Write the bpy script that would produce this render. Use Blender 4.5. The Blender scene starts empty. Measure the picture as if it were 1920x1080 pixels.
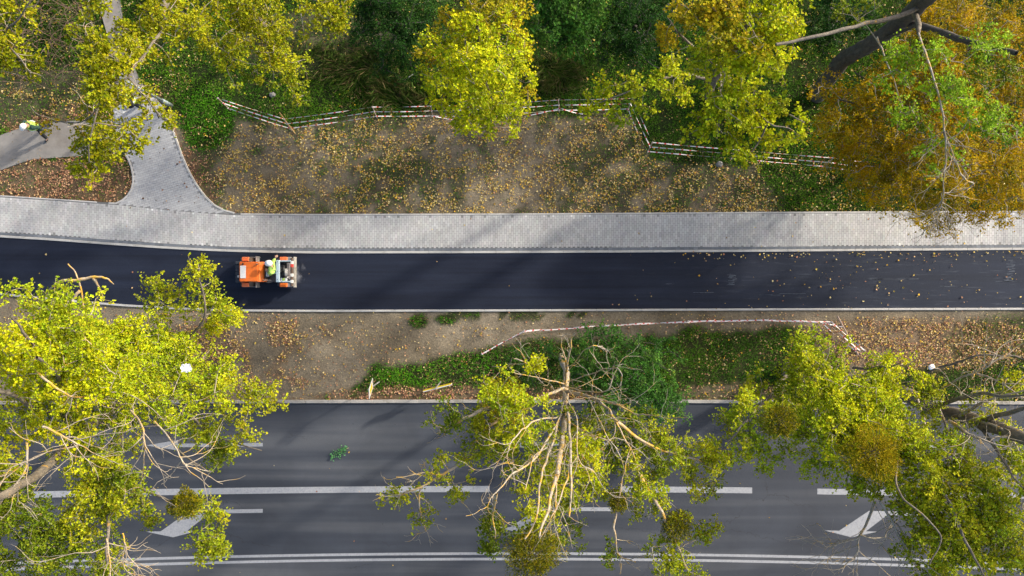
import bpy, bmesh, math, random
import numpy as np
from mathutils import Vector, Matrix

random.seed(7)
rng = np.random.default_rng(11)
SC = bpy.context.scene
COL = SC.collection
CAMH = 33.0      # drone height above the ground, metres
PPM = 42.0       # photograph pixels per metre at ground level

# ------------------------------------------------------------------ camera
cam_data = bpy.data.cameras.new("camera")
cam = bpy.data.objects.new("camera", cam_data)
COL.objects.link(cam)
cam.location = (0, 0, CAMH)
cam.rotation_euler = (0, 0, 0)
cam_data.sensor_width = 36
cam_data.lens = 36 * CAMH / (1920 / PPM)
cam_data.clip_start = 0.5
cam_data.clip_end = 2000
SC.camera = cam

# ------------------------------------------------------------------ light
SUN_EL = math.radians(25)
SUN_AZ = math.radians(31)            # angle of the direction to the sun from +X towards +Y
world = bpy.data.worlds.new("World")
SC.world = world
world.use_nodes = True
wn = world.node_tree
bg = wn.nodes["Background"]
sky = wn.nodes.new("ShaderNodeTexSky")
sky.sky_type = 'NISHITA'
sky.sun_disc = False
sky.sun_elevation = SUN_EL
sky.sun_rotation = math.radians(90) - SUN_AZ
sky.air_density = 1.0
sky.dust_density = 4.0
sky.ozone_density = 0.4
wn.links.new(sky.outputs[0], bg.inputs[0])
bg.inputs[1].default_value = 0.15
sd = bpy.data.lights.new("sun", 'SUN')
sd.energy = 2.6
sd.angle = math.radians(2.6)
sd.color = (1.0, 0.93, 0.82)
sun = bpy.data.objects.new("sun", sd)
COL.objects.link(sun)
dv = Vector((math.cos(SUN_AZ) * math.cos(SUN_EL), math.sin(SUN_AZ) * math.cos(SUN_EL), math.sin(SUN_EL)))
sun.rotation_euler = dv.to_track_quat('Z', 'Y').to_euler()
SC.view_settings.view_transform = 'Standard'
SC.view_settings.look = 'None'
SC.view_settings.gamma = 1
SC.view_settings.exposure = 0.9
SC.render.engine = 'CYCLES'
SC.cycles.max_bounces = 6
SC.cycles.transparent_max_bounces = 4

# ------------------------------------------------------------------ helpers
def W(px, py, z=0.0):
    s = (CAMH - z) / CAMH / PPM
    return np.array([(px - 960) * s, (540 - py) * s, z])

def X(px, z=0.0): return (px - 960) * (CAMH - z) / CAMH / PPM
def Y(py, z=0.0): return (540 - py) * (CAMH - z) / CAMH / PPM

def tag(o, label=None, cat=None, group=None, kind=None):
    if label: o["label"] = label
    if cat: o["category"] = cat
    if group: o["group"] = group
    if kind: o["kind"] = kind
    return o

def empty(name, loc=(0, 0, 0), rz=0, label=None, cat=None, group=None, kind=None):
    o = bpy.data.objects.new(name, None)
    o.empty_display_size = 0.3
    COL.objects.link(o)
    o.location = loc
    o.rotation_euler = (0, 0, rz)
    return tag(o, label, cat, group, kind)

def link(name, me, mat=None, parent=None, inv=True):
    o = bpy.data.objects.new(name, me)
    COL.objects.link(o)
    if mat is not None and len(me.materials) == 0:
        for m in (mat if isinstance(mat, (list, tuple)) else [mat]):
            me.materials.append(m)
    if parent is not None:
        o.parent = parent
        if inv:
            o.matrix_parent_inverse = Matrix.LocRotScale(parent.location, parent.rotation_euler, None).inverted()
    return o

def np_mesh(name, verts, faces, cols=None, smooth=False, midx=None):
    """faces: (n,k) int array, k constant."""
    verts = np.asarray(verts, np.float32).reshape(-1, 3)
    faces = np.asarray(faces, np.int32)
    n, k = faces.shape
    me = bpy.data.meshes.new(name)
    me.vertices.add(len(verts)); me.vertices.foreach_set("co", verts.ravel())
    me.loops.add(n * k); me.loops.foreach_set("vertex_index", faces.ravel())
    me.polygons.add(n)
    me.polygons.foreach_set("loop_start", np.arange(0, n * k, k, dtype=np.int32))
    me.polygons.foreach_set("loop_total", np.full(n, k, np.int32))
    if midx is not None:
        me.polygons.foreach_set("material_index", np.asarray(midx, np.int32))
    me.update(calc_edges=True)
    me.polygons.foreach_set("use_smooth", np.full(n, bool(smooth)))
    if cols is not None:
        a = me.color_attributes.new("tint", 'FLOAT_COLOR', 'POINT')
        c = np.ones((len(verts), 4), np.float32); c[:, :3] = cols
        a.data.foreach_set("color", c.ravel())
    return me

class VN:
    def __init__(s, seed):
        s.t = np.random.default_rng(seed).random((257, 257))
    def n(s, x, y, sc):
        x = np.asarray(x, float) / sc + 1000.3; y = np.asarray(y, float) / sc + 1000.7
        xi = np.floor(x).astype(int); yi = np.floor(y).astype(int)
        fx = x - xi; fy = y - yi
        fx = fx * fx * (3 - 2 * fx); fy = fy * fy * (3 - 2 * fy)
        a = xi % 256; b = yi % 256
        t = s.t
        return ((t[a, b] * (1 - fx) + t[a + 1, b] * fx) * (1 - fy) + (t[a, b + 1] * (1 - fx) + t[a + 1, b + 1] * fx) * fy)
    def f(s, x, y, sc, o=4):
        v = 0; a = 0.5; tot = 0
        for i in range(o):
            v = v + a * s.n(np.asarray(x) + i * 37.1, np.asarray(y) - i * 11.3, sc / 2 ** i); tot += a; a *= 0.55
        return v / tot
NZ = VN(3); NZ2 = VN(5); NZ3 = VN(9)

def catmull(pts, per):
    P = np.asarray(pts, float)
    if len(P) == 2:
        t = np.linspace(0, 1, per + 1)[:, None]
        return P[0] * (1 - t) + P[1] * t
    Q = np.vstack([2 * P[0] - P[1], P, 2 * P[-1] - P[-2]])
    out = []
    for i in range(1, len(Q) - 2):
        t = np.linspace(0, 1, per, endpoint=False)[:, None]
        p0, p1, p2, p3 = Q[i - 1], Q[i], Q[i + 1], Q[i + 2]
        out.append(0.5 * ((2 * p1) + (p2 - p0) * t + (2 * p0 - 5 * p1 + 4 * p2 - p3) * t ** 2 + (3 * p1 - p0 - 3 * p2 + p3) * t ** 3))
    out.append(P[-1:])
    return np.vstack(out)

class Tubes:
    def __init__(s): s.v = []; s.f = []; s.n = 0
    def add(s, pts, r0, r1, k=5, wob=0.0, pw=1.0):
        P = np.asarray(pts, float); m = len(P)
        d = np.gradient(P, axis=0)
        d /= (np.linalg.norm(d, axis=1)[:, None] + 1e-9)
        up = np.array([0.31, 0.17, 0.93]); 
        if abs(d[0] @ up) > 0.9: up = np.array([1.0, 0.1, 0.0])
        a = np.cross(d, up); a /= (np.linalg.norm(a, axis=1)[:, None] + 1e-9)
        b = np.cross(d, a)
        t = np.linspace(0, 1, m) ** pw
        r = (r0 * (1 - t) + r1 * t)[:, None, None]
        if wob: r = r * (1 + rng.uniform(-wob, wob, (m, k, 1)))
        th = np.linspace(0, 2 * math.pi, k, endpoint=False)[None, :, None]
        V = P[:, None, :] + r * (np.cos(th) * a[:, None, :] + np.sin(th) * b[:, None, :])
        s.v.append(V.reshape(-1, 3))
        i = np.arange(m - 1)[:, None]; j = np.arange(k)[None, :]
        A = i * k + j; B = i * k + (j + 1) % k
        F = np.stack([A, B, B + k, A + k], -1).reshape(-1, 4) + s.n
        s.f.append(F); s.n += m * k
    def build(s, name, mat, parent=None, smooth=True, kind=None):
        if not s.v: return None
        me = np_mesh(name, np.vstack(s.v), np.vstack(s.f), smooth=smooth)
        o = link(name, me, mat, parent)
        if kind: o["kind"] = kind
        return o

# box / prism helpers returning bmesh
def bm_box(x0, x1, y0, y1, z0, z1, bev=0.0, bm=None, seg=1, rot=0, piv=None):
    own = bm is None
    b = bmesh.new()
    bmesh.ops.create_cube(b, size=1)
    for v in b.verts:
        v.co = Vector(((x0 + x1) / 2 + v.co.x * (x1 - x0), (y0 + y1) / 2 + v.co.y * (y1 - y0), (z0 + z1) / 2 + v.co.z * (z1 - z0)))
    if bev: bmesh.ops.bevel(b, geom=list(b.edges), offset=bev, segments=seg, affect='EDGES', clamp_overlap=True)
    if rot:
        c = Vector(piv) if piv else Vector(((x0 + x1) / 2, (y0 + y1) / 2, (z0 + z1) / 2))
        bmesh.ops.rotate(b, verts=b.verts, cent=c, matrix=Matrix.Rotation(rot, 3, 'Z'))
    if own: return b
    m = bpy.data.meshes.new("tmp"); b.to_mesh(m); b.free(); bm.from_mesh(m); bpy.data.meshes.remove(m)
    return bm

def bm_cyl(p0, p1, r, k=16, r2=None, bm=None):
    b = bm or bmesh.new()
    p0 = Vector(p0); p1 = Vector(p1); d = p1 - p0
    q = d.to_track_quat('Z', 'Y').to_matrix().to_4x4()
    bmesh.ops.create_cone(b, cap_ends=True, segments=k, radius1=r, radius2=r if r2 is None else r2, depth=d.length,
                          matrix=Matrix.Translation((p0 + p1) / 2) @ q)
    return b

def bm_poly(pts, z0, z1, bm=None):
    b = bm or bmesh.new()
    lo = [b.verts.new((p[0], p[1], z0)) for p in pts]
    hi = [b.verts.new((p[0], p[1], z1)) for p in pts]
    n = len(pts)
    b.faces.new(hi); b.faces.new(lo[::-1])
    for i in range(n): b.faces.new((lo[i], lo[(i + 1) % n], hi[(i + 1) % n], hi[i]))
    bmesh.ops.recalc_face_normals(b, faces=b.faces)
    return b

def obj(name, bm, mat, parent=None, smooth=False):
    me = bpy.data.meshes.new(name)
    bm.to_mesh(me); bm.free()
    if smooth:
        for p in me.polygons: p.use_smooth = True
    return link(name, me, mat, parent)

# ------------------------------------------------------------------ materials
def mat_new(name):
    m = bpy.data.materials.new(name); m.use_nodes = True
    return m, m.node_tree, m.node_tree.nodes["Principled BSDF"]

def noise_node(nt, scale, detail=4, rough=0.6, co=None, dist=0.0):
    n = nt.nodes.new("ShaderNodeTexNoise")
    n.inputs["Scale"].default_value = scale; n.inputs["Detail"].default_value = detail
    n.inputs["Roughness"].default_value = rough; n.inputs["Distortion"].default_value = dist
    if co is not None: nt.links.new(co, n.inputs["Vector"])
    return n

def ramp(nt, fac, stops):
    r = nt.nodes.new("ShaderNodeValToRGB")
    e = r.color_ramp.elements
    while len(e) > 1: e.remove(e[-1])
    e[0].position = stops[0][0]; e[0].color = (*stops[0][1], 1)
    for p, c in stops[1:]:
        q = e.new(p); q.color = (*c, 1)
    nt.links.new(fac, r.inputs[0])
    return r

def mix(nt, a, b, fac, mode='MIX'):
    m = nt.nodes.new("ShaderNodeMix"); m.data_type = 'RGBA'; m.blend_type = mode
    for s, v in ((0, fac), (6, a), (7, b)):
        if hasattr(v, "is_linked") or isinstance(v, bpy.types.NodeSocket): nt.links.new(v, m.inputs[s])
        elif s == 0: m.inputs[0].default_value = v
        else: m.inputs[s].default_value = (*v, 1)
    return m.outputs[2]

def bump(nt, p, h, strength=0.4, dist=0.02):
    b = nt.nodes.new("ShaderNodeBump"); b.inputs["Strength"].default_value = strength
    b.inputs["Distance"].default_value = dist
    nt.links.new(h, b.inputs["Height"]); nt.links.new(b.outputs[0], p.inputs["Normal"])

def geo(nt): return nt.nodes.new("ShaderNodeNewGeometry").outputs["Position"]

def scaled(nt, co, s):
    m = nt.nodes.new("ShaderNodeMapping"); m.inputs["Scale"].default_value = s
    nt.links.new(co, m.inputs["Vector"]); return m.outputs[0]

def simple(name, col, rough=0.6, var=0.15, scale=6.0, metal=0.0, dirt=None, bumpk=0.0):
    m, nt, p = mat_new(name)
    co = geo(nt)
    n = noise_node(nt, scale, 5, 0.65, co)
    lo = tuple(c * (1 - var) for c in col); hi = tuple(min(1, c * (1 + var)) for c in col)
    r = ramp(nt, n.outputs[0], [(0.3, lo), (0.7, hi)])
    out = r.outputs[0]
    if dirt:
        n2 = noise_node(nt, scale * 0.6, 6, 0.75, co)
        f = ramp(nt, n2.outputs[0], [(0.5, (0, 0, 0)), (0.72, (1, 1, 1))])
        out = mix(nt, out, dirt, f.outputs[0])
    nt.links.new(out, p.inputs["Base Color"])
    p.inputs["Roughness"].default_value = rough; p.inputs["Metallic"].default_value = metal
    if bumpk: bump(nt, p, noise_node(nt, scale * 8, 3, 0.6, co).outputs[0], bumpk, 0.01)
    return m

def leaf_material(name, trans=0.35, rough=0.5, spec=0.1, boost=1.0):
    m, nt, p = mat_new(name)
    a = nt.nodes.new("ShaderNodeAttribute"); a.attribute_name = "tint"
    nt.links.new(a.outputs[0], p.inputs["Base Color"])
    p.inputs["Roughness"].default_value = rough
    p.inputs["Specular IOR Level"].default_value = spec
    if trans > 0:
        t = nt.nodes.new("ShaderNodeBsdfTranslucent"); nt.links.new(a.outputs[0], t.inputs[0])
        ms = nt.nodes.new("ShaderNodeMixShader"); ms.inputs[0].default_value = trans
        nt.links.new(p.outputs[0], ms.inputs[1]); nt.links.new(t.outputs[0], ms.inputs[2])
        nt.links.new(ms.outputs[0], nt.nodes["Material Output"].inputs[0])
    return m

M = {}
M["leaf"] = leaf_material("leaf")
M["litter"] = leaf_material("dry_leaf", 0.0, 0.7, 0.2)
M["grass"] = leaf_material("grass_blade", 0.2, 0.6, 0.2)

def m_bark(name, c0, c1, lich=None, lf=(0.5, 0.62), sc=5.0):
    m, nt, p = mat_new(name); co = geo(nt)
    n = noise_node(nt, 9, 6, 0.7, scaled(nt, co, (1, 1, 0.4)))
    out = ramp(nt, n.outputs[0], [(0.3, c0), (0.7, c1)]).outputs[0]
    if lich:
        n2 = noise_node(nt, sc, 5, 0.7, co)
        out = mix(nt, out, lich, ramp(nt, n2.outputs[0], [(lf[0], (0, 0, 0)), (lf[1], (1, 1, 1))]).outputs[0])
    nt.links.new(out, p.inputs["Base Color"]); p.inputs["Roughness"].default_value = 0.85
    bump(nt, p, noise_node(nt, 30, 4, 0.7, co).outputs[0], 0.6, 0.02)
    return m
M["bark_dark"] = m_bark("bark_dark", (0.035, 0.03, 0.028), (0.11, 0.1, 0.09))
M["bark"] = m_bark("bark", (0.07, 0.06, 0.05), (0.22, 0.19, 0.15), (0.42, 0.24, 0.03), (0.6, 0.7))
M["bark_pale"] = m_bark("bark_pale", (0.2, 0.17, 0.13), (0.48, 0.43, 0.35), (0.5, 0.3, 0.03), (0.5, 0.62), 3.5)
M["bark_lichen"] = m_bark("bark_lichen", (0.25, 0.2, 0.14), (0.55, 0.45, 0.33), (0.55, 0.32, 0.035), (0.46, 0.58), 3.0)
M["twig"] = m_bark("twig", (0.2, 0.16, 0.12), (0.45, 0.4, 0.32), (0.5, 0.3, 0.04), (0.55, 0.65), 3.0)
M["bramble"] = m_bark("bramble_stem", (0.1, 0.06, 0.045), (0.22, 0.15, 0.11))

def m_ground():
    m, nt, p = mat_new("verge_soil"); co = geo(nt)
    a = nt.nodes.new("ShaderNodeAttribute"); a.attribute_name = "tint"
    n1 = noise_node(nt, 1.1, 8, 0.7, co, 0.4)
    n2 = noise_node(nt, 14, 5, 0.75, co)
    c = mix(nt, a.outputs[0], ramp(nt, n1.outputs[0], [(0.25, (0.62,) * 3), (0.75, (1.35,) * 3)]).outputs[0], 1.0, 'MULTIPLY')
    c = mix(nt, c, ramp(nt, n2.outputs[0], [(0.3, (0.6, 0.6, 0.62)), (0.7, (1.35, 1.33, 1.28))]).outputs[0], 1.0, 'MULTIPLY')
    nt.links.new(c, p.inputs["Base Color"]); p.inputs["Roughness"].default_value = 0.95
    p.inputs["Specular IOR Level"].default_value = 0.1
    bump(nt, p, n2.outputs[0], 0.7, 0.05)
    return m
M["ground"] = m_ground()

def m_road():
    m, nt, p = mat_new("old_asphalt"); co = geo(nt)
    lanes = noise_node(nt, 1.0, 3, 0.55, scaled(nt, co, (0.04, 0.85, 1)), 0.25)   # long bands worn by the traffic
    c = ramp(nt, lanes.outputs[0], [(0.32, (0.022, 0.027, 0.038)), (0.5, (0.035, 0.041, 0.053)), (0.68, (0.078, 0.083, 0.092))]).outputs[0]
    pa = noise_node(nt, 0.35, 6, 0.6, co, 0.6)
    c = mix(nt, c, ramp(nt, pa.outputs[0], [(0.3, (0.8,) * 3), (0.7, (1.2,) * 3)]).outputs[0], 1.0, 'MULTIPLY')
    g = noise_node(nt, 55, 3, 0.8, co)
    c = mix(nt, c, ramp(nt, g.outputs[0], [(0.3, (0.72,) * 3), (0.7, (1.3,) * 3)]).outputs[0], 1.0, 'MULTIPLY')
    st = noise_node(nt, 2.2, 6, 0.75, scaled(nt, co, (0.8, 1.2, 1)))
    c = mix(nt, c, (0.03, 0.03, 0.034), ramp(nt, st.outputs[0], [(0.68, (0, 0, 0)), (0.74, (0.6,) * 3)]).outputs[0])
    vo = nt.nodes.new("ShaderNodeTexVoronoi"); vo.feature = 'DISTANCE_TO_EDGE'; vo.inputs["Scale"].default_value = 0.16
    wob = noise_node(nt, 1.4, 5, 0.7, co); add = nt.nodes.new("ShaderNodeVectorMath"); add.operation = 'ADD'
    nt.links.new(scaled(nt, co, (0.8, 1.6, 1)), add.inputs[0]); nt.links.new(wob.outputs[1], add.inputs[1]); nt.links.new(add.outputs[0], vo.inputs["Vector"])
    cr = ramp(nt, vo.outputs["Distance"], [(0.0, (1, 1, 1)), (0.0035, (0, 0, 0))])
    ms = ramp(nt, noise_node(nt, 0.22, 2, 0.5, co).outputs[0], [(0.48, (0, 0, 0)), (0.56, (0.7,) * 3)])
    c = mix(nt, c, (0.018, 0.018, 0.02), mix(nt, (0, 0, 0), cr.outputs[0], ms.outputs[0]))
    gr = noise_node(nt, 7, 2, 0.5, co)
    c = mix(nt, c, (0.02, 0.02, 0.022), ramp(nt, gr.outputs[0], [(0.76, (0, 0, 0)), (0.79, (0.8,) * 3)]).outputs[0])
    nt.links.new(c, p.inputs["Base Color"]); p.inputs["Roughness"].default_value = 0.8
    bump(nt, p, g.outputs[0], 0.35, 0.01)
    return m
M["road"] = m_road()

def m_new_asphalt():
    m, nt, p = mat_new("fresh_asphalt"); co = geo(nt)
    n = noise_node(nt, 0.5, 5, 0.6, scaled(nt, co, (0.5, 1.6, 1)), 0.5)
    c = ramp(nt, n.outputs[0], [(0.3, (0.007, 0.010, 0.021)), (0.7, (0.013, 0.018, 0.033))]).outputs[0]
    g = noise_node(nt, 60, 3, 0.8, co)
    c = mix(nt, c, ramp(nt, g.outputs[0], [(0.3, (0.6,) * 3), (0.7, (1.5,) * 3)]).outputs[0], 1.0, 'MULTIPLY')
    rl = noise_node(nt, 1.0, 4, 0.6, scaled(nt, co, (0.06, 3.2, 1)), 0.1)      # passes of the roller
    c = mix(nt, c, ramp(nt, rl.outputs[0], [(0.35, (0.8,) * 3), (0.65, (1.3,) * 3)]).outputs[0], 1.0, 'MULTIPLY')
    # dusty scuffs and a paler tone towards the right end
    sx = nt.nodes.new("ShaderNodeSeparateXYZ"); nt.links.new(co, sx.inputs[0])
    mr = nt.nodes.new("ShaderNodeMapRange"); nt.links.new(sx.outputs[0], mr.inputs[0])
    mr.inputs[1].default_value = 4; mr.inputs[2].default_value = 20; mr.inputs[3].default_value = 0; mr.inputs[4].default_value = 1
    sc = noise_node(nt, 3.0, 6, 0.7, scaled(nt, co, (0.3, 3.5, 1)), 0.3)
    sr = ramp(nt, sc.outputs[0], [(0.56, (0, 0, 0)), (0.75, (0.5,) * 3)])
    f = mix(nt, (0, 0, 0), sr.outputs[0], mr.outputs[0])
    c = mix(nt, c, (0.16, 0.18, 0.21), f)
    c = mix(nt, c, (0.035, 0.042, 0.058), mix(nt, (0, 0, 0), (0.45,) * 3, mr.outputs[0]))
    nt.links.new(c, p.inputs["Base Color"]); p.inputs["Roughness"].default_value = 0.85; p.inputs["Specular IOR Level"].default_value = 0.25
    bump(nt, p, g.outputs[0], 0.4, 0.01)
    return m
M["new_asphalt"] = m_new_asphalt()

def m_block(name, lo, hi):
    m, nt, p = mat_new(name); co = geo(nt)
    a = nt.nodes.new("ShaderNodeAttribute"); a.attribute_name = "tint"
    n = noise_node(nt, 0.6, 6, 0.65, co, 0.4)
    c = mix(nt, a.outputs[0], ramp(nt, n.outputs[0], [(0.3, lo), (0.7, hi)]).outputs[0], 1.0, 'MULTIPLY')
    g = noise_node(nt, 50, 3, 0.8, co)
    c = mix(nt, c, ramp(nt, g.outputs[0], [(0.3, (0.88,) * 3), (0.7, (1.1,) * 3)]).outputs[0], 1.0, 'MULTIPLY')
    nt.links.new(c, p.inputs["Base Color"]); p.inputs["Roughness"].default_value = 0.85
    return m
M["block"] = m_block("concrete_block", (0.8, 0.81, 0.83), (1.12, 1.12, 1.1))
M["joint"] = simple("jointing_sand", (0.13, 0.13, 0.13), 0.95, 0.2)
M["kerb"] = simple("kerb_concrete", (0.43, 0.42, 0.40), 0.85, 0.12, 3, dirt=(0.3, 0.29, 0.27))
M["kerb_old"] = simple("weathered_kerb", (0.34, 0.32, 0.29), 0.9, 0.25, 2.5, dirt=(0.13, 0.12, 0.08))
M["footpath"] = simple("worn_footpath", (0.24, 0.225, 0.205), 0.9, 0.22, 0.9, dirt=(0.17, 0.15, 0.13), bumpk=0.3)
def m_paint():
    m, nt, p = mat_new("road_paint"); co = geo(nt)
    n = noise_node(nt, 12, 6, 0.8, co)
    c = ramp(nt, n.outputs[0], [(0.25, (0.12, 0.125, 0.14)), (0.42, (0.27, 0.28, 0.30)), (0.7, (0.37, 0.38, 0.39))]).outputs[0]
    nt.links.new(c, p.inputs["Base Color"]); p.inputs["Roughness"].default_value = 0.7
    return m
M["paint"] = m_paint()
M["orange"] = simple("orange_paint", (0.74, 0.15, 0.012), 0.42, 0.10, 3, dirt=(0.5, 0.13, 0.03))
M["orange_dull"] = simple("faded_orange_paint", (0.72, 0.17, 0.05), 0.5, 0.12, 5)
M["white"] = simple("white_paint", (0.62, 0.62, 0.6), 0.5, 0.05, 3)
M["black"] = simple("black_plastic", (0.02, 0.02, 0.022), 0.5, 0.3, 8)
M["rubber"] = simple("rubber", (0.028, 0.034, 0.045), 0.75, 0.3, 10)
M["steel"] = simple("drum_steel", (0.16, 0.11, 0.08), 0.45, 0.3, 6, metal=0.5)
M["grey_metal"] = simple("grey_metal", (0.24, 0.24, 0.24), 0.5, 0.15, 4, dirt=(0.25, 0.2, 0.16))
M["dark_deck"] = simple("deck_metal", (0.13, 0.115, 0.115), 0.6, 0.25, 6)
M["blue_grey"] = simple("roll_bar_paint", (0.36, 0.46, 0.52), 0.4, 0.08, 5)
M["red"] = simple("red_paint", (0.55, 0.05, 0.035), 0.55, 0.1, 5)
M["tape_white"] = simple("tape_white", (0.74, 0.7, 0.7), 0.5, 0.06, 5)
M["tape_red"] = simple("tape_red", (0.62, 0.05, 0.05), 0.5, 0.1, 5)
M["wood_yellow"] = simple("raw_timber", (0.45, 0.3, 0.12), 0.8, 0.2, 7)
M["wood_grey"] = simple("weathered_timber", (0.34, 0.25, 0.2), 0.85, 0.2, 7)
M["hivis"] = simple("hi_vis_cloth", (0.42, 0.62, 0.12), 0.7, 0.08, 9)
M["reflective"] = simple("reflective_band", (0.75, 0.77, 0.76), 0.4, 0.05, 9)
M["navy"] = simple("dark_cloth", (0.014, 0.017, 0.022), 0.85, 0.3, 12)
M["green_cloth"] = simple("dark_green_cloth", (0.02, 0.06, 0.045), 0.85, 0.3, 12)
M["helmet"] = simple("helmet_white", (0.82, 0.83, 0.82), 0.3, 0.03, 5)
M["skin"] = simple("skin", (0.48, 0.29, 0.2), 0.6, 0.06, 12)
M["hair"] = simple("dark_hair", (0.02, 0.015, 0.012), 0.6, 0.3, 30)
M["galv"] = simple("lamp_post_paint", (0.24, 0.30, 0.32), 0.5, 0.1, 5)
M["sign_yellow"] = simple("sign_yellow", (0.8, 0.58, 0.01), 0.4, 0.04, 5)
M["stone"] = simple("stone", (0.2, 0.19, 0.175), 0.9, 0.2, 8)
M["plastic_bag"] = simple("white_plastic", (0.82, 0.82, 0.84), 0.45, 0.05, 6)

# ------------------------------------------------------------------ layout curves (photo pixels at ground level)
def interp(tab):
    xs = [p[0] for p in tab]; ys = [p[1] for p in tab]
    def f(x): 
        x = np.asarray(x, float)
        y = np.interp(x, xs, ys)
        y = np.where(x < xs[0], ys[0] + (x - xs[0]) * (ys[1] - ys[0]) / (xs[1] - xs[0]), y)
        return np.where(x > xs[-1], ys[-1] + (x - xs[-1]) * (ys[-1] - ys[-2]) / (xs[-1] - xs[-2]), y)
    return f
walk_top = interp([(0, 366), (100, 372.5), (220, 380.5), (330, 392), (430, 399.5), (560, 401), (960, 400), (1440, 397), (1920, 395)])
kerb_top = interp([(0, 441), (100, 447), (200, 454.5), (300, 461.5), (400, 467), (500, 470), (600, 471.3), (960, 470.5), (1440, 468), (1920, 464.5)])
path_bot = interp([(0, 549), (120, 561), (240, 571), (340, 576.5), (440, 580), (600, 580.8), (960, 580), (1440, 578), (1920, 577)])
def kerb_bot(x): return kerb_top(x) + 4.2
def dark_top(x): return kerb_top(x) - 5.2
def path_bot2(x): return path_bot(x) + 3.8
def road_y(y0, x):
    c = 1e-5 * np.clip((y0 - 700) / 160, 0, 3)
    return y0 + c * (np.asarray(x, float) - 960) ** 2

junction = [(222, 381), (240, 368), (250, 350), (251, 330), (246, 308), (236, 287), (224, 262), (214, 236), (214, 205), (238, 186), (262, 180), (292, 184), (305, 200), (325, 245), (345, 300), (364, 338), (383, 366), (404, 386), (426, 396.5), (452, 400), (330, 394)]
junction = [(x, y + 2 if y > 375 else y) for x, y in junction]
old_path = [(-400, 262), (-60, 258), (0, 254), (45, 238), (90, 229), (150, 226), (214, 224), (222, 262), (236, 288), (200, 284), (160, 292), (130, 294), (60, 299), (35, 307), (0, 320), (-60, 335), (-400, 345)]
up_path = [(183, -400), (183, 0), (200, 60), (214, 130), (222, 186), (240, 196), (290, 192), (284, 184), (262, 150), (245, 110), (232, 60), (226, 0), (226, -400)]

def inside(poly, x, y):
    x = np.asarray(x, float); y = np.asarray(y, float); r = np.zeros(x.shape, bool)
    n = len(poly)
    for i in range(n):
        x0, y0 = poly[i]; x1, y1 = poly[(i + 1) % n]
        c = ((y0 > y) != (y1 > y))
        with np.errstate(divide='ignore', invalid='ignore'):
            r ^= c & (x < (x1 - x0) * (y - y0) / (y1 - y0 + 1e-12) + x0)
    return r
def paved(x, y, m=0):
    return ((y > walk_top(x) - m) & (y < path_bot2(x) + m)) | (y > road_y(750, x) - m) | inside(junction, x, y) | inside(old_path, x, y) | inside(up_path, x, y)

# ------------------------------------------------------------------ ground cover fields
def ell(x, y, cx, cy, rx, ry, ang=0, soft=0.35):
    a = math.radians(ang); dx = x - cx; dy = y - cy
    u = (dx * math.cos(a) + dy * math.sin(a)) / rx; v = (-dx * math.sin(a) + dy * math.cos(a)) / ry
    d = np.sqrt(u * u + v * v)
    return np.clip((1 - d) / soft + 0.5, 0, 1)

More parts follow.
